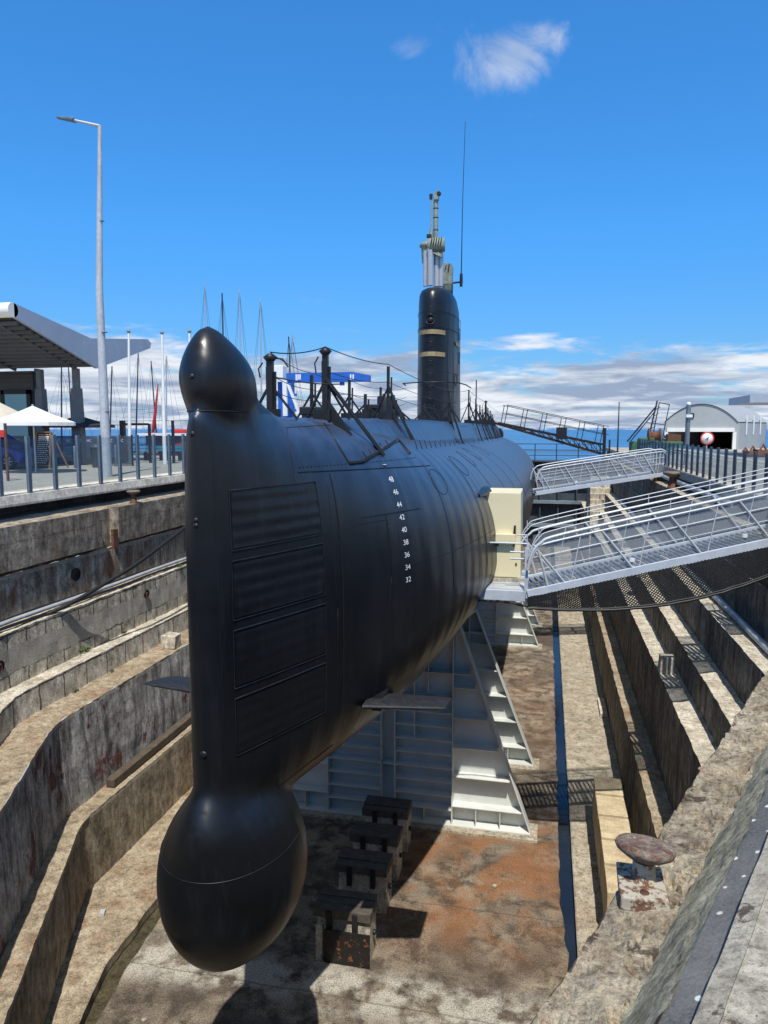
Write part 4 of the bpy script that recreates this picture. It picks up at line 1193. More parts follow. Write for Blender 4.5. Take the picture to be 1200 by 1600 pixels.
# ------------------------------------------------------------------ gangways
def gangway(A, B, wid, H, bays, label, extra=True):
    A = Vector(A); B = Vector(B); L = (B-A).length; d = (B-A).normalized()
    hd = Vector((d.x, d.y, 0)).normalized(); s = Vector((-hd.y, hd.x, 0)); up = Vector((0,0,1))
    t = thing('gangway', A, label, 'gangway')
    for side, off in (('n', 0), ('f', wid)):
        o = s*off
        P = lambda u, h: A + (B-A)*u + o + up*h
        MB().beam(P(0,0), P(1,0), .07, .17).build('side_beam', M['gangb'], t, .006)
        for hh, r, c in (((H, .034, .30), (H-.11, .024, .22)) if side == 'n' else ((H, .026, .30),)):
            mb = MB(); mb.tube(curve_pts([P(.0,H*.45), P(.01,hh-.3), P(c*.12,hh-.10), P(c*.35,hh-.01), P(.5,hh), P(1-c*.35,hh), P(1-c*.1,hh-.07), P(1.0,hh-.30), P(1.0,.1)]), r, 8)
            mb.build('hand_rail', M['gang'], t)
        if extra:
            mb = MB()
            for hh in (H+.13, H+.22):
                o2 = s*(off + (-.02 if off == 0 else .02))
                mb.tube(curve_pts([P(.0,H*.7), P(.03,hh-.12), P(.10,hh-.01), P(.5,hh), P(1,hh)]), .012, 5)
            for i in range(bays+1): mb.tube([P(i/bays*.96+.03,H), P(i/bays*.96+.03,H+.22)], .010, 5)
            mb.build('upper_wire', M['gang'], t)
        mb = MB()
        for i in range(bays):
            u0 = (i+.02)/bays; u1 = (i+.55)/bays; u2 = (i+1)/bays
            mb.tube([P(min(u0+.01,1),H-.1), P(u1,.08)], .024, 6)
            mb.tube([P(u1+.1/bays,.08), P(min(u1+.22/bays,.995),H-.1)], .013, 6)
        mb.tube([P(.03,H-.25), P(.06,.08)], .028, 6)
        mb.build('truss_brace', M['gang'], t)
        mb = MB()
        for hh in (.42, .66): mb.tube([P(.03,hh*H), P(.985,hh*H)], .008, 5)
        mb.build('rail_wire', M['gang'], t)
        mb = MB(); a = [P(.05,.10)+s*.03, P(.985,.10)+s*.03, P(.985,H-.14)+s*.03, P(.05,H-.14)+s*.03]
        mb.add(a, [(0,1,2,3)]); mb.build('clear_panel', M['perspex'], t)
    mb = MB()
    n = int(L/.12)
    for i in range(n):
        u = (i+.5)/n; p = A+(B-A)*u + up*.03
        mb.beam(p+s*.05, p+s*(wid-.05), .085, .02, up=up)
    mb.build('deck_slats', M['galvd'], t)
    mb = MB()
    for i in range(bays*2+1):
        u = i/(bays*2); p = A+(B-A)*u - up*.05
        mb.beam(p, p+s*wid, .05, .08)
    mb.build('cross_beam', M['gangb'], t)
    mb = MB()
    for u in (.31, .64):
        mb.tube([A+(B-A)*u+s*.06+up*.2, A+(B-A)*u+s*.06+up*.27], .06, 10)
    mb.build('lamp', M['white'], t)
    return t
G1A = (-.33, 15.1, -1.82); G1B = (6.4, 16.55, -.30)
gangway(G1A, G1B, 1.25, 1.10, 5, 'large white gangway with clear side panels, nearest one, starting at the cream entrance box')
gangway((-.42, 31.5, -1.15), (4.9, 32.7, -.33), 1.2, 1.08, 5, 'smaller white gangway farther back, reaching the submarine hull beyond the cream box', False)
# net under the large gangway
def net():
    t = MB(); A = Vector(G1A); B = Vector((6.0, 16.46, -.42)); s = Vector((-.21,.977,0)).normalized()
    NU, NV = 92, 13
    def P(u, v):
        base = A.lerp(B, u) - Vector((0,0,.06))
        out = -s*(.50*math.sin(math.pi*min(max(u,.02),1)**.8)*v + .03)
        dz = -(.22*v + .40*math.sin(math.pi*u)*v*(.6+.4*v))
        p = base + out + Vector((0,0,dz))
        return p + Vector((0,0,.012*noise.noise(Vector((u*30, v*5, 0)))))
    for i in range(NU):
        for j in range(NV):
            for (a, b, c, d) in ((i, j, i+.5, j+.5), (i+.5, j+.5, i+1, j), (i+.5, j+.5, i, j+1), (i+.5, j+.5, i+1, j+1)):
                t.beam(P(a/NU, b/NV), P(c/NU, d/NV), .016, .016)
    o = t.build('safety_net', M['cable'])
    tag(o, 'black safety net slung under the large white gangway', 'net')
    root = o
    e = MB(); e.tube([P(i/60, 1.0) for i in range(61)], .028, 6); e.tube([P(i/60, .96)+Vector((0,0,.01)) for i in range(61)], .02, 5)
    ro = e.build('edge_rope', M['cable']); ro.parent = o
    c = MB(); pts = [P(0,1), Vector((-.8,15.0,-1.98)), Vector((-1.15,14.95,-1.97)), Vector((-1.5,14.9,-1.93))]
    cp = curve_pts([P(0.02,1)]+pts[1:])
    for k, p in enumerate(cp[:-1]):
        dd = (cp[k+1]-p); L = dd.length
        c.beam(p, cp[k+1], .05 if k % 2 else .02, .02 if k % 2 else .05)
    co = c.build('chain', M['black']); co.parent = o
net()
# entrance platform and box
pf = thing('entrance_platform', (-.9, 15.4, -2.05), 'grey steel landing platform between the submarine hull and the large gangway', 'platform')
MB().box(-1.75,-.33,15.25,17.4,-1.80,-1.76).build('floor_plate', M['gang'], pf)
MB().box(-1.75,-.33,15.18,15.245,-2.0,-1.78).build('edge_beam', M['gangb'], pf, .008)
MB().box(-1.6,-.4,16.8,16.95,-2.0,-1.82).build('cross_beam', M['gangb'], pf)
mb = MB(); mb.beam((-.36,15.2,-2.0),(-.36,15.2,-.88),.07,.07); mb.build('corner_post', M['gangb'], pf)
mb = MB()
for z in (-.80, -.98, -1.12): mb.tube([(-1.35 if z > -.9 else -.7,15.25,z),(-.36,15.25,z)], .02, 6)
mb.tube([(-.36,15.25,-.60),(-.36,15.25,-1.2)], .014, 6); mb.tube([(-.36,15.25,-.62),(-.56,15.25,-.62)], .014, 6)
mb.build('guard_rail', M['gang'], pf)
mb = MB(); mb.prism([(-1.75,-2.0),(-.5,-2.0),(-2.0,-2.55),(-2.3,-2.75)], lambda u,v,t: (u,15.6+t,v), 0, .05); mb.build('bracket', M['gangb'], pf)
eb = thing('entrance_box', (-.95, 16, -1.75), 'cream coloured entrance box joined to the side of the submarine', 'cabin')
def ebp(): 
    return [(-2.2,.18),(-.53,.18),(-.50,-1.68),(-2.2,-1.68)]
MB().prism(ebp(), lambda u,v,t: (u,16.0+t,v), 0, 1.3).build('cabin_shell', M['cream'], eb, .01)
MB().prism([(-1.05,-.92),(-.58,-.92),(-.57,-1.66),(-1.15,-1.66)], lambda u,v,t: (u,15.985+t,v), 0, .012).build('lower_panel', M['cream'], eb, .004)
MB().box(-1.05,-.62,15.86,15.99,-.90,-.70).build('ledge_box', M['cream'], eb, .01)
mb = MB()
for x, z in ((-1.0,-.96),(-.66,-.96),(-1.12,-1.36),(-.6,-1.36)): mb.box(x-.02,x+.02,15.96,15.99,z-.015,z+.015)
mb.box(-.66,-.62,15.9,15.99,-.78,-.52); mb.build('latch', M['black'], eb)
mb = MB(); mb.box(-2.2,-.42,15.93,16.02,-1.76,-1.685); mb.build('threshold', M['kerb'], eb)
# dark footbridge to the stern
fb = thing('footbridge', (4.4, 54, 0), 'dark rusty truss footbridge running from the submarine stern deck to the right quay', 'footbridge')
A = Vector((-3.2,49.5,1.95)); B = Vector((3.9,53.0,.45))
mb = MB()
for o in (0, 1.0):
    a = A+Vector((-.3*o,o,0)); b = B+Vector((-.3*o,o,0))
    mb.beam(a, b, .09, .11); mb.beam(a-Vector((0,0,.05)), b.lerp(a,.0)-Vector((0,0,.65)), .07, .09)
    for i in range(12):
        p = a.lerp(b, i/12); q = a.lerp(b, (i+1)/12); lowp = lambda u: (a-Vector((0,0,.05))).lerp(b-Vector((0,0,.65)), u)
        mb.beam(p, lowp((i+1)/12) if i % 2 else lowp((i+.8)/12), .04, .04)
        mb.beam(lowp((i+1)/12), q, .035, .035)
mb.build('truss', M['rustpl'], fb)
mb = MB()
for o in (0, 1.0):
    a = A+Vector((-.3*o,o,0)); b = B+Vector((-.3*o,o,0))
    for i in range(6):
        p = a.lerp(b, (i+.3)/5.6); mb.beam(p, p+Vector((.22,0,1.25)), .05, .05)
    for h in (.7, 1.25): mb.tube([a.lerp(b,.05)+Vector((.15,0,h)), b+Vector((.2,0,h))], .022, 5)
mb.build('railing', M['black'], fb)
mb = MB(); mb.box(1.0-.45,1.0+.25,50.9,51.1,.85,1.65); mb.build('junction_plate', M['black'], fb)
mb = MB(); mb.box(3.7,3.9,52.6,52.9,-1.0,1.6); mb.box(4.1,4.2,52.6,52.9,-1.0,.8); mb.build('end_post', M['black'], fb)
# derrick frame, machinery, crates on the right quay
dk = thing('derrick_frame', (6.5, 52, 0), 'leaning dark lattice frame with a tall rectangular hoop beside the footbridge end', 'frame')
mb = MB(); 
mb.beam(at(1012,690,50), at(1027,626,50), .09); mb.beam(at(1018,690,50), at(1030,630,50), .06); mb.beam(at(1030,629,50), at(1046,632,51), .05); mb.beam(at(1046,632,51), at(1034,690,51), .05)
for i in range(6): mb.beam(at(1012+2.5*i,690-10*i,50), at(1019+2.5*i,686-10*i,50), .04)
mb.beam(at(980,690,49), at(1026,634,50), .07); mb.beam(at(985,690,49), at(1024,642,50), .05); mb.beam(at(1010,660,50), at(1040,664,51), .04)
mb.build('lattice', M['black'], dk)
gm = thing('winch_machine', (5.2, 50, 0), 'green and brown winch machinery on the right quay beside the footbridge', 'machine')
mb = MB(); mb.box(5.2,8.3,49.3,50.6,0,.75); mb.box(5.6,6.6,49.2,49.35,.3,1.0); mb.build('body', M['green'], gm, .05)
mb = MB(); mb.lathe([(.35,-.4),(.5,-.38),(.5,-.3),(.3,-.28),(.3,.28),(.5,.3),(.5,.38),(.35,.4)], (6.6,49.5,1.1), 14, ax='x'); mb.build('drum', M['rust'], gm); MB().box(7.6,8.4,50.6,51.6,0,1.2,0,.03).build('counterweight', M['rust'], gm)
pp = thing('mast_pole', at(965,700,48), 'thin dark pole standing behind the footbridge', 'pole'); b_ = at(965,700,48)
MB().tube([(b_.x,48,0),(b_.x,48,at(965,628,48).z)], [.06,.03], 6).build('shaft', M['darkmast'], pp)
wp = thing('timber_stack', (9.2, 56, 0), 'stack of old brown timber by the shed doorway', 'timber stack')
mb = MB()
for k in range(5): mb.box(8.3-.1*(k%2), 9.1+.1*(k%3), 55.5, 57, .22*k, .22*k+.19, 0, .02)
mb.build('plank', M['beamw'], wp)

# boat shed
sh = thing('boat_shed', (14, 62, 0), 'grey arched roof boat shed with an open dark doorway on the right quay', 'shed')
L0 = at(1037,690,60); R0 = at(1153,690,60); x0, x1 = L0.x, R0.x; xc = (x0+x1)/2; zw = at(1037,661,60).z; zp = at(1095,632,60).z
def arch(x):
    t = (x-xc)/((x1-x0)/2+.02); return zw + (zp-zw)*max(0,1-abs(t)**2.1)
N = 20; fr = [(lerp(x0, x1, i/N), arch(lerp(x0, x1, i/N))) for i in range(N+1)]
d0 = at(1043,690,60).x; d1 = at(1144,690,60).x; zd = at(1090,670,60).z
e_ = at(1196,690,66); sk = (e_.x-x1)/6.
SK = lambda u, v, t: (u+sk*t, 60+t, v)
mb = MB()
mb.prism([(x0,zd)]+fr+[(x1,zd)], lambda u,v,t: (u,60+t,v), 0, .15); mb.box(x0,d0,60,60.15,0,zd-.002); mb.box(d1,x1,60,60.15,0,zd-.002)
mb.build('front_wall', M['shed'], sh)
for xx in (x1-.15, x0):
    MB().add([SK(xx,0,.16),SK(xx+.15,0,.16),SK(xx+.15,0,6),SK(xx,0,6),SK(xx,zw,.16),SK(xx+.15,zw,.16),SK(xx+.15,zw,6),SK(xx,zw,6)], [(0,1,2,3),(4,5,6,7),(0,1,5,4),(1,2,6,5),(2,3,7,6),(3,0,4,7)]).build('side_wall', M['shed'], sh)
mb = MB(); mb.loft([[Vector(SK(x, z+.05, -.1)) for x, z in fr], [Vector(SK(x, z+.05, 6.3)) for x, z in fr]], closed=False, smooth=False); mb.build('roof', M['shed'], sh)
mb = MB(); mb.prism([(x0,0)]+fr+[(x1,0)], SK, 6.0, 6.05); mb.add([SK(x0+.2,.02,.2),SK(x1-.2,.02,.2),SK(x1-.2,.02,5.9),SK(x0+.2,.02,5.9)], [(0,1,2,3)]); mb.build('dark_interior', M['shedd'], sh)
mb = MB(); mb.box(d0-.1,d1+.1,59.85,59.99,zd-.22,zd+.08); mb.box(d0-.25,d0,59.88,59.99,0,zd-.23); mb.box(d1,d1+.25,59.88,59.99,0,zd-.23); mb.build('door_frame', M['roofw'], sh)
mb = MB(); mb.box(xc-.9,xc-.55,59.9,59.99,zp-1.0,zp-.65); mb.build('vent', M['black'], sh)
for k in range(3):
    t_ = 1.4+1.5*k; MB().add([SK(x1+.03,1.1,t_),SK(x1+.03,1.1,t_+.3),SK(x1+.03,2.6,t_+.3),SK(x1+.03,2.6,t_)], [(0,1,2,3)]).build('slit_window', M['white'], sh)
rs = thing('round_sign', (0,0,0), 'round white sign with red rim hanging in the shed doorway', 'sign'); c_ = at(1105,685,58.5); rs.location = (c_.x, 58.5, 0)
MB().lathe([(.001,0),(.40,0),(.40,.03)], c_, 24, ax='y').build('face', M['white'], rs)
MB().lathe([(.40,-.01),(.49,-.01),(.49,.03),(.40,.03),(.40,-.01)], c_, 24, ax='y', caps=False).build('rim', M['redp'], rs)
MB().tube([(c_.x,58.56,0),(c_.x,58.56,c_.z)], .04, 6).build('post', M['galv'], rs)
mb = MB(); mb.beam(c_+Vector((-.12,-.03,-.1)), c_+Vector((.1,-.03,.1)), .1, .02); mb.beam(c_+Vector((.0,-.03,-.18)), c_+Vector((.05,-.03,.0)), .07, .02); mb.build('emblem', M['black'], rs)
cp_ = thing('camera_post', (0,0,0), 'grey post with a white dome camera in front of the boat shed', 'post'); c_ = at(1073,700,34); cp_.location = (c_.x,34,0)
MB().tube([(c_.x,34,0),(c_.x,34,at(1073,633,34).z)], .10, 10).build('shaft', M['galvd'], cp_)
MB().lathe([(.001,.14),(.07,.12),(.1,.04),(.08,0)], (c_.x,34,at(1073,633,34).z), 12).build('dome_camera', M['white'], cp_)
mb = MB(); p = at(1075,650,34); mb.box(p.x-.1,p.x+.15,33.8,33.95,p.z-.06,p.z+.06); mb.build('camera_box', M['white'], cp_)
cn = thing('canopy_roof', (0,0,0), 'corner of a flat dark canopy roof jutting in at the right edge', 'roof'); c_ = at(1172,622,45); cn.location = (c_.x,45,0)
MB().box(c_.x,c_.x+7,45,50,at(1172,629,45).z,at(1172,617,45).z).build('roof_slab', M['roofg'], cn); MB().tube([(c_.x+4,47,0),(c_.x+4,47,3.4)], .15, 8).build('column', M['galvd'], cn)
for i, (px, s) in enumerate(((1168,.25),(1180,.3),(1196,.4))):
    p = at(px,705,44); mb = MB(); mb.box(p.x-s,p.x+s,44,45,0,.2+.1*i,0,.03); mb.tube([(p.x-s*.5,44.5,.25),(p.x,44.5,.5+.1*i),(p.x+s*.6,44.5,.25)], .07, 6)
    o = mb.build('scrap_pile', M['rust']); tag(o, ['small rusty scrap iron heap beside the shed','middle rusty scrap iron heap behind the right fence','largest rusty scrap iron heap at the right edge'][i], 'scrap', 'rusty iron heaps by the shed')

# ------------------------------------------------------------------ left quay
# cafe with butterfly roof
cf = thing('cafe_building', (-26, 31, 0), 'dark clad quayside cafe under a grey butterfly canopy roof', 'building')
XR = -19.0
roofsec_top = [(23.8,6.10),(28.6,5.38),(33.2,5.90)]; roofsec_bot = [(23.8,5.55),(28.9,4.12),(33.2,5.5)]
mb = MB(); poly = [(23.8,5.58),(23.8,6.08),(28.4,5.36),(33.0,5.86),(33.3,5.7),(33.2,5.45),(28.75,4.13)]
mb.prism(poly, lambda u,v,t: (t,u,v), XR-.12, XR); mb.build('fascia', M['roofg'], cf)
mb = MB(); mb.prism([(23.9,5.60),(23.9,6.0),(28.4,5.3),(33.0,5.8),(33.1,5.5),(28.75,4.2)], lambda u,v,t: (t,u,v), -45, XR-.125); mb.build('roof', M['under'], cf)
mb = MB(); mb.tube([(-45,23.75,5.83),(XR,23.75,5.83)], .27, 12); mb.build('eave_trim', M['roofw'], cf)
mb = MB()
for i in range(12):
    y = 24.2+.38*i; z = lerp(5.56,4.2,(y-23.9)/4.85); mb.box(-45,XR-.2,y-.05,y+.05,z-.12,z+.02)
for x in range(-44,-19,3): mb.beam((x,24,5.5),(x,28.7,4.15),.1,.14)
mb.build('soffit_joist', M['clad'], cf)
for X, Y in ((-20.05,28.75),(-21.95,28.9),(-30,28.9)):
    mb = MB(); mb.beam((X,Y,0),(X,Y,3.3),.50,.40, w2=.34, h2=.34); mb.beam((X,Y,3.2),(X,Y,4.15),.24,.24); mb.build('column', M['concr_c'], cf)
mb = MB(); mb.box(-45,-24.1,31.2,31.6,0,4.3)
for k in range(22): mb.box(-44.9,-24.05,31.14,31.19,.1+.19*k,.16+.19*k)
mb.build('clad_wall', M['clad'], cf)
MB().box(-25.6,-24.35,31.04,31.13,.3,3.2).build('window', M['tealg'], cf)
mb = MB(); mb.box(-25.75,-25.6,31.0,31.13,0,3.4); mb.box(-24.35,-24.15,31.0,31.13,0,3.4); mb.box(-25.75,-24.15,31.0,31.13,3.2,3.4); mb.build('window_frame', M['black'], cf)
MB().lathe([(.001,0),(.3,0),(.34,.05)], (-27.0,31.05,2.45), 20, ax='y').build('oval_window', M['black'], cf)
MB().box(-24.0,-23.85,31.2,31.4,0,4.4).build('corner_post', M['black'], cf)
# parasols
def parasol(x, y, w, zr, zt, mat, label):
    t = thing('parasol', (x,y,0), label, 'parasol')
    MB().tube([(x,y,0),(x,y,zt+.05)], .03, 8).build('pole', M['alu'], t)
    mb = MB(); N = 8; rim = []; vs = [(x,y,zt)]
    for k in range(N):
        a = 2*math.pi*k/N+.2
        for j in range(3):
            q = a + 2*math.pi/N*j/3
            rr = w*(1 - .05*math.sin(math.pi*j/3)); rim.append((x+rr*math.cos(q), y+rr*math.sin(q)))
    r1 = [(lerp(x,a,.5), lerp(y,b,.5), lerp(zt,zr,.56)) for a, b in rim]; r2 = [(a,b,zr) for a,b in rim]; r3 = [(a,b,zr-.12) for a,b in rim]
    n = len(rim); vs += r1+r2+r3
    fs = [(0,1+k,1+(k+1)%n) for k in range(n)] + [(1+k+o,1+(k+1)%n+o,1+(k+1)%n+n+o,1+k+n+o) for o in (0,n) for k in range(n)]
    mb.add(vs, fs, 0, False); mb.build('canopy', M[mat], t)
    mb = MB()
    for k in range(8):
        a = 2*math.pi*k/8+.2; mb.beam((x,y,zt-.08),(x+w*.97*math.cos(a),y+w*.97*math.sin(a),zr-.04),.025,.025)
    mb.build('rib', M['alu'], t)
parasol(-17.75, 22.9, 1.45, 1.78, 2.36, 'canvas', 'large white parasol in front of the cafe')
parasol(-20.3, 24.2, 1.6, 1.85, 2.6, 'canvasb', 'beige parasol behind the white one at the left edge')
parasol(-20.6, 29.6, 1.6, 1.72, 2.15, 'canvasd', 'black parasol behind the white one')
# windbreak of dark glass
wb = thing('windbreak', (-20, 28.4, 0), 'dark glass windbreak with a row of small white letters around the cafe terrace', 'windbreak')
for k in range(6):
    x = -24.3 + 1.22*k; MB().box(x,x+1.18,27.95,27.97,.05,1.25).build('glass_panel', M['glassd'], wb)
for k in range(7): MB().box(-24.34+1.22*k,-24.30+1.22*k,27.92,28,.0,1.3).build('post', M['black'], wb)
for k in range(14):
    text_mesh('HC', .16, lambda x, y, k=k: (-24.0+.5*k+x, 27.935, 1.0+y), 'lettering', M['markw'], wb)
# chalkboard
cb = thing('chalkboard', (-17.9, 25.3, 0), 'wooden A-frame chalkboard with white chalk menu in front of the windbreak', 'chalkboard')
p0 = at(53,727,25.3); p1 = at(79,727,25.3); tt = at(60,680,25.5); t1 = at(81,680,25.5)
mb = MB(); mb.add([(p0.x,25.25,.05),(p1.x,25.25,.05),(t1.x,25.45,1.42),(tt.x,25.45,1.42)], [(0,1,2,3)]); _bd = mb
mb = MB()
for a, b in (((p0.x,25.24,.0),(tt.x,25.44,1.45)),((p1.x,25.24,.0),(t1.x,25.44,1.45)),((tt.x,25.44,1.42),(t1.x,25.44,1.42)),((p0.x,25.25,.12),(p1.x,25.25,.12)),((p1.x+.35,25.9,0),(t1.x,25.5,1.4))): mb.beam(a, b, .05, .05)
mb.build('frame', M['wood'], cb)
mb = _bd
for k in range(15):
    z = 1.32-.078*k; xm = lerp(p0.x,tt.x,z/1.42)+.08; y = 25.25+.2*z/1.42-.015
    x = xm; w_ = (p1.x-p0.x)-.16
    if k in (1, 2): mb.box(xm, xm+w_*.8, y, y+.004, z-.03, z+.02, 1); continue
    while x < xm+w_*random.uniform(.7,1):
        l = random.uniform(.03,.09); mb.box(x, x+l, y, y+.004, z-.012, z+.008+random.uniform(0,.01), 1); x += l+.03
mb.build('board', [M['board'], M['markw']], cb)
# litter bin, low posts
b_ = at(153,735,26.5)
tb = thing('litter_bin', (b_.x,26.5,0), 'dark grey litter bin beside the lamp post', 'bin')
MB().lathe([(.20,0),(.27,.78),(.28,.8)], (b_.x,26.5,0), 14).build('body', M['bin'], tb); MB().lathe([(.29,0),(.29,.06),(.1,.16),(.001,.17)], (b_.x,26.5,.80), 14).build('lid', M['bin'], tb)
for px, Y, lb in ((86,24.5,'short grey post right of the chalkboard'),(117,25.8,'short grey post between chalkboard and litter bin'),(181,27.5,'short grey post right of the lamp post'),(49,23.6,'short grey post left of the chalkboard')):
    p = at(px,720,Y); o = MB().lathe([(.05,0),(.05,.85),(.03,.88),(.001,.885)], (p.x,Y,0), 10).build('low_post', M['galvd']); tag(o, lb, 'post', 'short posts on the left quay')
# lamp post
lp = thing('street_lamp', (-13.95,21.4,0), 'tall galvanised lamp post with a single arm on the left quay', 'street lamp')
T_ = at(156,196,21.4); zt = T_.z
MB().tube([(-13.95,21.4,0),(-13.95,21.4,.6),(-13.95,21.4,zt*.55),(T_.x,21.4,zt)], [.16,.155,.11,.06], 14).build('pole', M['galv'], lp)
e_ = at(112,187,21.2)
MB().tube([(T_.x,21.4,zt-.02),e_], [.05,.035], 8).build('arm', M['galv'], lp)
e2 = at(89,184,21.1)
mb = MB(); mb.beam(e_+Vector((.1,0,-.02)), e2, .30, .09, w2=.16, h2=.04); mb.build('lamp_head', M['galvd'], lp, .02)
mb = MB()
for z in (2.1, 4.6, 8.0): mb.lathe([(.13-.008*z,-.01),(.145-.008*z,0),(.13-.008*z,.01)], (lerp(-13.95,T_.x,z/zt),21.4,z), 14)
mb.build('joint_ring', M['galvd'], lp)
# flagpoles
for i, (bx, tx, ty, by, Y) in enumerate(((204,201,520,728,30),(258,253,522,728,29.6),(300,296,520,728,29.2))):
    b_ = at(bx,by,Y); t_ = at(tx,ty,Y)
    t = thing('flagpole', (b_.x,Y,0), ['white flagpole nearest the lamp post','middle white flagpole of the three','white flagpole half hidden behind the bow dome'][i], 'flagpole', 'white flagpoles on the left quay')
    MB().tube([(b_.x,Y,0),(b_.x,Y,1),(t_.x,Y,t_.z)], [.09,.085,.045], 10).build('pole', M['white'], t)
    MB().lathe([(.001,-.08),(.06,-.06),(.085,0),(.06,.06),(.001,.08)], (t_.x,Y,t_.z+.06), 12).build('ball_finial', M['concr_c'], t)
# dark portal frame
pf2 = thing('portal_frame', (-17,31,0), 'black steel portal frame with guard wires behind the first flagpole', 'frame'); a_ = at(188,657,30.5); b_ = at(232,657,30.5); pf2.location = (a_.x,30.5,0)
mb = MB(); mb.box(a_.x-.06,a_.x+.14,30.5,30.7,0,a_.z); mb.box(b_.x-.05,b_.x+.05,30.5,30.6,0,a_.z-.15); mb.box(a_.x+.141,b_.x-.051,30.52,30.6,a_.z-.22,a_.z-.12); mb.build('steel_frame', M['black'], pf2)
mb = MB()
for z in (.4,.65,.9,1.15,a_.z-.02): mb.tube([(a_.x,30.5,z),(at(300,660,30.5).x,30.5,z)], .012, 5)
mb.box(at(268,657,30.5).x,at(268,657,30.5).x+.1,30.45,30.55,0,a_.z); mb.build('guard_wire', M['black'], pf2)
for px, lb in ((268,'low black bench near the second flagpole'),(247,'low dark wooden bench left of the second flagpole'),(215,'low brown bench behind the first flagpole')):
    p = at(px,722,33); t = thing('bench', (p.x,33,0), lb, 'bench', 'low benches on the left quay')
    MB().box(p.x-.6,p.x+.6,32.8,33.2,.38,.45).build('seat', M['wood'] if px != 268 else M['black'], t)
    for s_ in (-.5,.5): MB().box(p.x+s_-.05,p.x+s_+.05,32.82,33.18,0,.379).build('leg', M['black'], t)
ex = at(191,715,30.2); o = MB().lathe([(.07,0),(.08,.5),(.05,.6),(.03,.66),(.001,.67)], (ex.x-.0,30.2,.15), 10).build('fire_extinguisher', M['redp']); tag(o, 'red fire extinguisher at the foot of the black portal frame', 'extinguisher')
# warning sign
sg = thing('warning_sign', (0,0,0), 'small red and white sign on a post at the left edge', 'sign'); c_ = at(3,675,19); sg.location = (c_.x,19,0)
zz0 = at(3,683,19).z; zz1 = at(3,672,19).z; zz2 = at(3,664,19).z
MB().box(c_.x-.25,c_.x+.09,18.98,19,zz0,zz1).build('red_panel', M['redp'], sg); MB().box(c_.x-.25,c_.x+.09,18.98,19,zz1+.002,zz2).build('white_panel', M['white'], sg)
MB().box(c_.x+.09,c_.x+.15,18.97,19.03,0,zz2+.05).build('post', M['rust'], sg)
# blue car
def car():
    W0 = at(22,722,24.6); xf = at(34,715,24.6).x
    t = thing('parked_car', (xf-2.1,25.2,0), 'blue parked hatchback, cut off by the left edge', 'car')
    def P(u, v, s): return (xf-u, 24.6+s, v)
    prof = [(0,.45),(.02,.62),(.12,.74),(.9,.92),(1.25,1.0),(1.9,1.42),(3.0,1.46),(3.7,1.1),(3.95,.9),(4.0,.5),(3.95,.28),(.08,.26)]
    rings = []
    for s, ins in ((.0,.06),(.04,.0),(.3,.0),(.85,0),(1.4,0),(1.66,.0),(1.7,.06)):
        rings.append([Vector(P(u+(ins if u < 2 else -ins), v-(ins if v > .5 else 0), s + (.18*(v-.9)/.5 if v > .95 and s < .5 else (-.18*(v-.9)/.5 if v > .95 and s > 1.2 else 0)))) for u, v in prof])
    MB().loft(rings, smooth=False, caps=True).build('body', M['carblue'], t, .03)
    MB().prism([(1.35,1.02),(1.92,1.36),(2.95,1.38),(3.4,1.05)], P, -.0, .02).build('side_window', M['board'], t)
    for u in (.62, 3.3):
        for s in (-.03, 1.52):
            c = Vector(P(u,.30,s+.1))
            w = MB().lathe([(.20,-.09),(.29,-.1),(.31,-.06),(.31,.08),(.28,.1)], c, 22, ax='y').build('wheel', M['rubber'], t)
            MB().lathe([(.19,-.06),(.21,-.085),(.2,-.05)], c, 22, ax='y').build('rim', M['alu'], w)
            mb = MB()
            for k in range(7):
                a = 2*math.pi*k/7; mb.beam(c+Vector((0,-.085,0)), c+Vector((.2*math.cos(a),-.085,.2*math.sin(a))), .035, .02, up=(0,1,0))
            mb.build('spoke', M['alu'], w)
        MB().lathe([(.001,-.012),(.36,-.012),(.36,.0)], P(u,.33,0.03), 22, ax='y').build('wheel_arch', M['rubber'], t)
car()

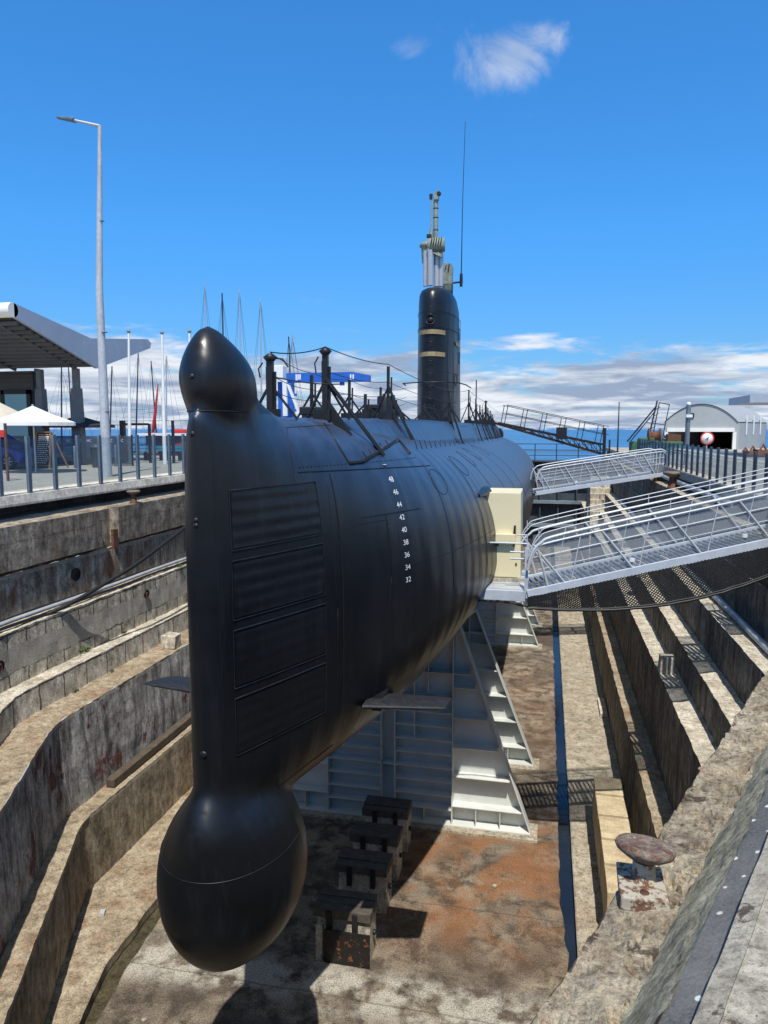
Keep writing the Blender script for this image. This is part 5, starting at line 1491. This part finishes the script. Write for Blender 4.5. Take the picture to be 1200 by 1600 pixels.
# boats and masts
def yacht(px_t, py_t, px_b, Y, label, mat='alu', r=.09, spread=1, hull='white', jib=False):
    b = at(px_b, 690, Y); tp = at(px_t, py_t, Y); wl_ = -2.2
    t = thing('sailing_yacht', (b.x, Y, wl_), label, 'sailing boat', 'sailing boats moored in the marina behind the quay')
    mb = MB(); rr = []
    for i in range(9):
        s = i/8; w = 1.4*math.sin(math.pi*min(.5+s*.5,1))*(1 if s > 0 else 1) if s > .4 else 1.4*(.75+.25*s/.4)
        w = max(w, .05); yy = Y-4+8.5*s
        rr.append([Vector((b.x+a*w, yy, z)) for a, z in ((1,wl_+1.15+.2*s),(.92,wl_+.3),(.5,wl_-.2),(-.5,wl_-.2),(-.92,wl_+.3),(-1,wl_+1.15+.2*s))])
    mb.loft(rr, caps=True); mb.build('hull', M[hull], t)
    mb = MB(); mb.tube([(b.x,Y,wl_+1), (tp.x,Y,tp.z)], [r, r*.6], 6); mb.build('mast', M[mat], t)
    for k in range(spread):
        mb = MB()
        u = .45+.27*k; p = Vector((b.x,Y,wl_+1)).lerp(Vector((tp.x,Y,tp.z)), u); mb.beam(p-Vector((.9,0,0)), p+Vector((.9,0,0)), .04, .03); mb.build('spreader', M[mat], t)
    MB().beam((b.x,Y,wl_+2.1),(b.x,Y-3.6,wl_+2.05),.1,.14).build('sail_boom', M[mat], t)
    mb = MB()
    for e in ((b.x-1.2,Y,wl_+1.1),(b.x+1.2,Y,wl_+1.1),(b.x,Y+4.3,wl_+1.2),(b.x,Y-3.9,wl_+1.2)): mb.tube([(tp.x,Y,tp.z-.2), e], .012, 4)
    mb.build('rigging', M['darkmast'], t)
    if jib: MB().tube([at(247,600,Y), at(243,640,Y), at(240,668,Y), at(238,682,Y)], [.05,.16,.2,.08], 8).build('furled_sail', M['redp'], t)
yl = [(175,572,170,66,'darkmast','yacht whose dark mast stands just right of the lamp post',1),(216,552,211,70,'darkmast','yacht with dark mast between lamp post and first flagpole',1),
      (236,564,246,74,'darkmast','yacht with thin dark mast leaning left near the red furled sail',1),(260,556,259,64,'alu','yacht with grey mast behind the middle flagpole',1),
      (96,574,95,60,'darkmast','yacht with black mast seen under the cafe roof between the columns',1),(107,574,114,68,'darkmast','yacht with thin leaning mast seen under the cafe roof',0),
      (320,442,322,70,'alu','tallest yacht mast showing above the bow dome',2),(347,458,352,58,'darkmast','yacht with short black mast above the bow dome',0),
      (374,452,378,72,'alu','yacht mast just right of the bow dome',1),(407,466,409,66,'alu','yacht mast above the first deck stanchion',1),
      (457,522,462,58,'alu','yacht mast crossing in front of the blue boat crane',0),(451,526,458,62,'darkmast','leaning thin mast by the cab of the blue crane',0),
      (62,590,56,63,'darkmast','yacht with slanting stay beside the cafe corner',0)]
for a, b, c, Y, m, lb, sp in yl: yacht(a, b, c, Y, lb, m, .09, sp, 'white' if Y % 2 else 'teal', jib=(a == 236))
# red fishing boat
fbt = thing('fishing_boat', (0,0,-2.2), 'red hulled fishing boat with white deck edge moored beyond the flagpoles', 'fishing boat'); p = at(268,690,47); fbt.location = (p.x,47,-2.2)
mb = MB(); rr = []
for i in range(9):
    s = i/8; xx = p.x-1.7+6*s; w = 1.1*math.sin(math.pi*(.08+.5*s))**.6; zt_ = at(238,681,47).z+.25*(1-s)**2
    rr.append([Vector((xx, 47+a*w, z)) for a, z in ((1,zt_),(.9,zt_-1.2),(.4,-2.4),(-.4,-2.4),(-.9,zt_-1.2),(-1,zt_))])
mb.loft(rr, caps=True); mb.build('hull', M['redhull'], fbt)
mb = MB(); z_ = at(260,680,47).z; mb.box(p.x-1.9,p.x+4.4,45.8,48.2,z_-.02,z_+.14); mb.build('gunwale', M['white'], fbt)
MB().box(p.x+.3,p.x+1.5,46.4,47.4,z_+.14,z_+.42).build('hatch_cover', M['redp'], fbt, .1)
mb = MB(); mb.box(p.x-1.2,p.x+4.4,45.6,45.75,z_-1.15,z_-.7); mb.build('fender_board', M['teal'], fbt)
# blue boat crane
cr = thing('boat_crane', (-15,50,0), 'blue gantry boat crane with white cab behind the submarine deck', 'crane'); Yk = 50
a_ = at(447,590,Yk); b_ = at(577,590,Yk); cr.location = (a_.x,Yk,-1)
zt_, zb_ = at(500,582,Yk).z, at(500,597,Yk).z
mb = MB(); mb.prism([(a_.x,zb_),(a_.x,zt_),(lerp(a_.x,b_.x,.8),zt_),(b_.x,lerp(zt_,zb_,.35)),(b_.x,zb_)], lambda u,v,t: (u,Yk+t,v), 0, .5); mb.build('boom', M['bluep'], cr)
mb = MB()
for px in (439,452): 
    q = at(px,640,Yk); mb.box(q.x-.22,q.x+.22,Yk,Yk+.5,-1,zt_-.6)
for py in (616,640): mb.box(at(425,py,Yk).x,at(462,py,Yk).x,Yk+.05,Yk+.3,at(430,py+3,Yk).z,at(430,py-1,Yk).z)
mb.build('leg', M['bluep'], cr)
mb = MB(); q0 = at(431,592,Yk); q1 = at(447,572,Yk); mb.box(q0.x,q1.x,Yk-.7,Yk+.2,q0.z,q1.z); mb.build('cab', M['white'], cr, .04)
mb = MB(); mb.beam(at(445,592,Yk-1), at(446,650,Yk-1), .30, .2); mb.beam(at(450,600,Yk-1), at(470,652,Yk-1), .25, .15); mb.build('strut', M['white'], cr)
mb = MB(); mb.box(at(530,597,Yk).x,at(536,597,Yk).x,Yk+.1,Yk+.4,at(530,602,Yk).z,zb_-.002); mb.build('trolley', M['bluep'], cr)
mb = MB()
for px in (463,466,469,548,552): q = at(px,589,Yk); mb.box(q.x-.05,q.x+.05,Yk-.02,Yk-.004,q.z-.18,q.z+.18)
mb.box(at(463,589,Yk).x-.05,at(465,589,Yk).x,Yk-.02,Yk-.004,q.z-.18,q.z-.1); mb.build('boom_lettering', M['white'], cr)

# ------------------------------------------------------------------ world, sun, camera
sx, sy = .145, -.53
S = Vector((sx, sy, 1)).normalized()
elev = math.asin(S.z); 
w = bpy.data.worlds.new('World'); scene.world = w; w.use_nodes = True
nt = w.node_tree; N_ = nt.nodes; L_ = nt.links; bg = N_['Background']
sky = N_.new('ShaderNodeTexSky'); sky.sky_type = 'NISHITA'; sky.sun_disc = False; sky.sun_elevation = elev
sky.sun_rotation = math.atan2(S.x, S.y); sky.air_density = 1.0; sky.dust_density = .4; sky.ozone_density = 2.5; sky.altitude = 0
hs = N_.new('ShaderNodeHueSaturation'); hs.inputs['Saturation'].default_value = 1.0; hs.inputs['Value'].default_value = 1.0
tm = N_.new('ShaderNodeMix'); tm.data_type = 'RGBA'; tm.blend_type = 'MULTIPLY'; tm.inputs[0].default_value = 1; L_.new(sky.outputs[0], tm.inputs[6])
L_.new(tm.outputs[2], hs.inputs['Color'])
tc = N_.new('ShaderNodeTexCoord'); sep = N_.new('ShaderNodeSeparateXYZ'); L_.new(tc.outputs['Generated'], sep.inputs[0])
def mth(op, a, b=0, c=0, clamp=False):
    x = N_.new('ShaderNodeMath'); x.operation = op; x.use_clamp = clamp
    for i, v in enumerate((a, b, c)):
        if isinstance(v, (int, float)): x.inputs[i].default_value = v
        else: L_.new(v, x.inputs[i])
    return x.outputs[0]
def mr(v, a, b, c=0., d=1.):
    x = N_.new('ShaderNodeMapRange'); x.interpolation_type = 'SMOOTHSTEP'; L_.new(v, x.inputs[0])
    for i, k in enumerate((a, b, c, d)): x.inputs[i+1].default_value = k
    return x.outputs[0]
tr_ = N_.new('ShaderNodeValToRGB'); e = tr_.color_ramp.elements
e[0].position = 0; e[0].color = (.44,.66,1.0,1); e[1].position = .56; e[1].color = (.42,1.30,2.0,1)
e4_ = e.new(.70); e4_.color = (1.45,1.30,1.05,1)
e2_ = e.new(.12); e2_.color = (.40,.84,1.3,1); e3_ = e.new(.25); e3_.color = (.38,1.1,1.7,1)
L_.new(sep.outputs[2], tr_.inputs[0]); L_.new(tr_.outputs[0], tm.inputs[7])
den = mth('ADD', mth('ABSOLUTE', sep.outputs[2]), .10)
cb_ = N_.new('ShaderNodeCombineXYZ'); L_.new(mth('DIVIDE', sep.outputs[0], den), cb_.inputs[0]); L_.new(mth('DIVIDE', sep.outputs[1], den), cb_.inputs[1])
L_.new(mth('MULTIPLY', sep.outputs[2], 2.), cb_.inputs[2])
def wn(sc, det, rough, dist, src, loc=(0,0,0)):
    mp = N_.new('ShaderNodeMapping'); mp.inputs['Location'].default_value = loc; L_.new(src, mp.inputs[0])
    x = N_.new('ShaderNodeTexNoise'); x.inputs['Scale'].default_value = sc; x.inputs['Detail'].default_value = det; x.inputs['Roughness'].default_value = rough; x.inputs['Distortion'].default_value = dist
    L_.new(mp.outputs[0], x.inputs['Vector']); return x.outputs['Fac']
n1 = wn(.8, 10, .6, .35, cb_.outputs[0], (5.3,-2.2,0)); n2 = wn(2.2, 8, .6, .2, cb_.outputs[0], (9,4,2))
low = mr(sep.outputs[2], .165, .05)              # strong near the horizon
mid = mth('MULTIPLY', mr(sep.outputs[2], .19, .11), .55)
thr = mth('SUBTRACT', .60, mth('MULTIPLY', low, .345)); 
cov = mr(mth('SUBTRACT', mth('ADD', n1, mth('MULTIPLY', mth('SUBTRACT', n2, .5), .45)), thr), .0, .20)
cov = mth('MULTIPLY', cov, mr(sep.outputs[2], .20, .12))
# single fair-weather cloud high up
cd = (at(800,92,100)-Vector((0,0,1.55))).normalized(); cd2 = (at(640,75,100)-Vector((0,0,1.55))).normalized()
def blob(d, r0, r1, amp):
    vs_ = N_.new('ShaderNodeVectorMath'); vs_.operation = 'SUBTRACT'; L_.new(tc.outputs['Generated'], vs_.inputs[0]); vs_.inputs[1].default_value = d
    mp = N_.new('ShaderNodeMapping'); mp.inputs['Scale'].default_value = (1,1,1.9); L_.new(vs_.outputs[0], mp.inputs[0])
    ln = N_.new('ShaderNodeVectorMath'); ln.operation = 'LENGTH'; L_.new(mp.outputs[0], ln.inputs[0])
    return mth('MULTIPLY', mr(ln.outputs['Value'], r1, r0), amp)
nb = wn(12, 10, .62, .7, tc.outputs['Generated'], (4.15,2.0,.7))
cd3 = (at(850,65,100)-Vector((0,0,1.55))).normalized(); cd4 = (at(745,100,100)-Vector((0,0,1.55))).normalized()
bl = mth('MAXIMUM', mth('MAXIMUM', blob(cd3, .0, .075, .95), blob(cd, .0, .105, 1.05)), blob(cd2, .0, .05, .66))
hi = mr(mth('ADD', mth('MULTIPLY', bl, .62), mth('MULTIPLY', mth('SUBTRACT', nb, .5), 1.6)), .22, .85, 0, .66)
cov = mth('MAXIMUM', cov, hi)
shade = wn(1.2, 9, .6, .3, cb_.outputs[0], (5.3,-2.0,.3))
cr_ = N_.new('ShaderNodeValToRGB'); cr_.color_ramp.elements[0].position = .40; cr_.color_ramp.elements[0].color = (2.9,3.7,5.2,1); cr_.color_ramp.elements[1].position = .60; cr_.color_ramp.elements[1].color = (7.6,8.0,8.6,1)
L_.new(shade, cr_.inputs[0])
mx = N_.new('ShaderNodeMix'); mx.data_type = 'RGBA'; L_.new(cov, mx.inputs[0]); L_.new(hs.outputs[0], mx.inputs[6]); L_.new(cr_.outputs[0], mx.inputs[7])
L_.new(mx.outputs[2], bg.inputs[0]); bg.inputs[1].default_value = .112

sd = bpy.data.lights.new('sun', 'SUN'); sd.energy = 5.0; sd.angle = R(.53); sd.color = (1, .955, .88)
so = bpy.data.objects.new('sun', sd); COL.objects.link(so); so.rotation_euler = S.to_track_quat('Z', 'Y').to_euler()

cd_ = bpy.data.cameras.new('camera'); cam = bpy.data.objects.new('camera', cd_); COL.objects.link(cam)
cam.location = (0, 0, 1.55); cam.rotation_euler = (R(90-6.4495), 0, R(12.473))
cd_.sensor_fit = 'VERTICAL'; cd_.sensor_height = 36; cd_.lens = 1150/1600*36; cd_.clip_start = .05; cd_.clip_end = 30000
scene.camera = cam
scene.view_settings.view_transform = 'Standard'; scene.view_settings.look = 'None'; scene.view_settings.exposure = 0; scene.view_settings.gamma = 1
scene.render.resolution_x = 768; scene.render.resolution_y = 1024
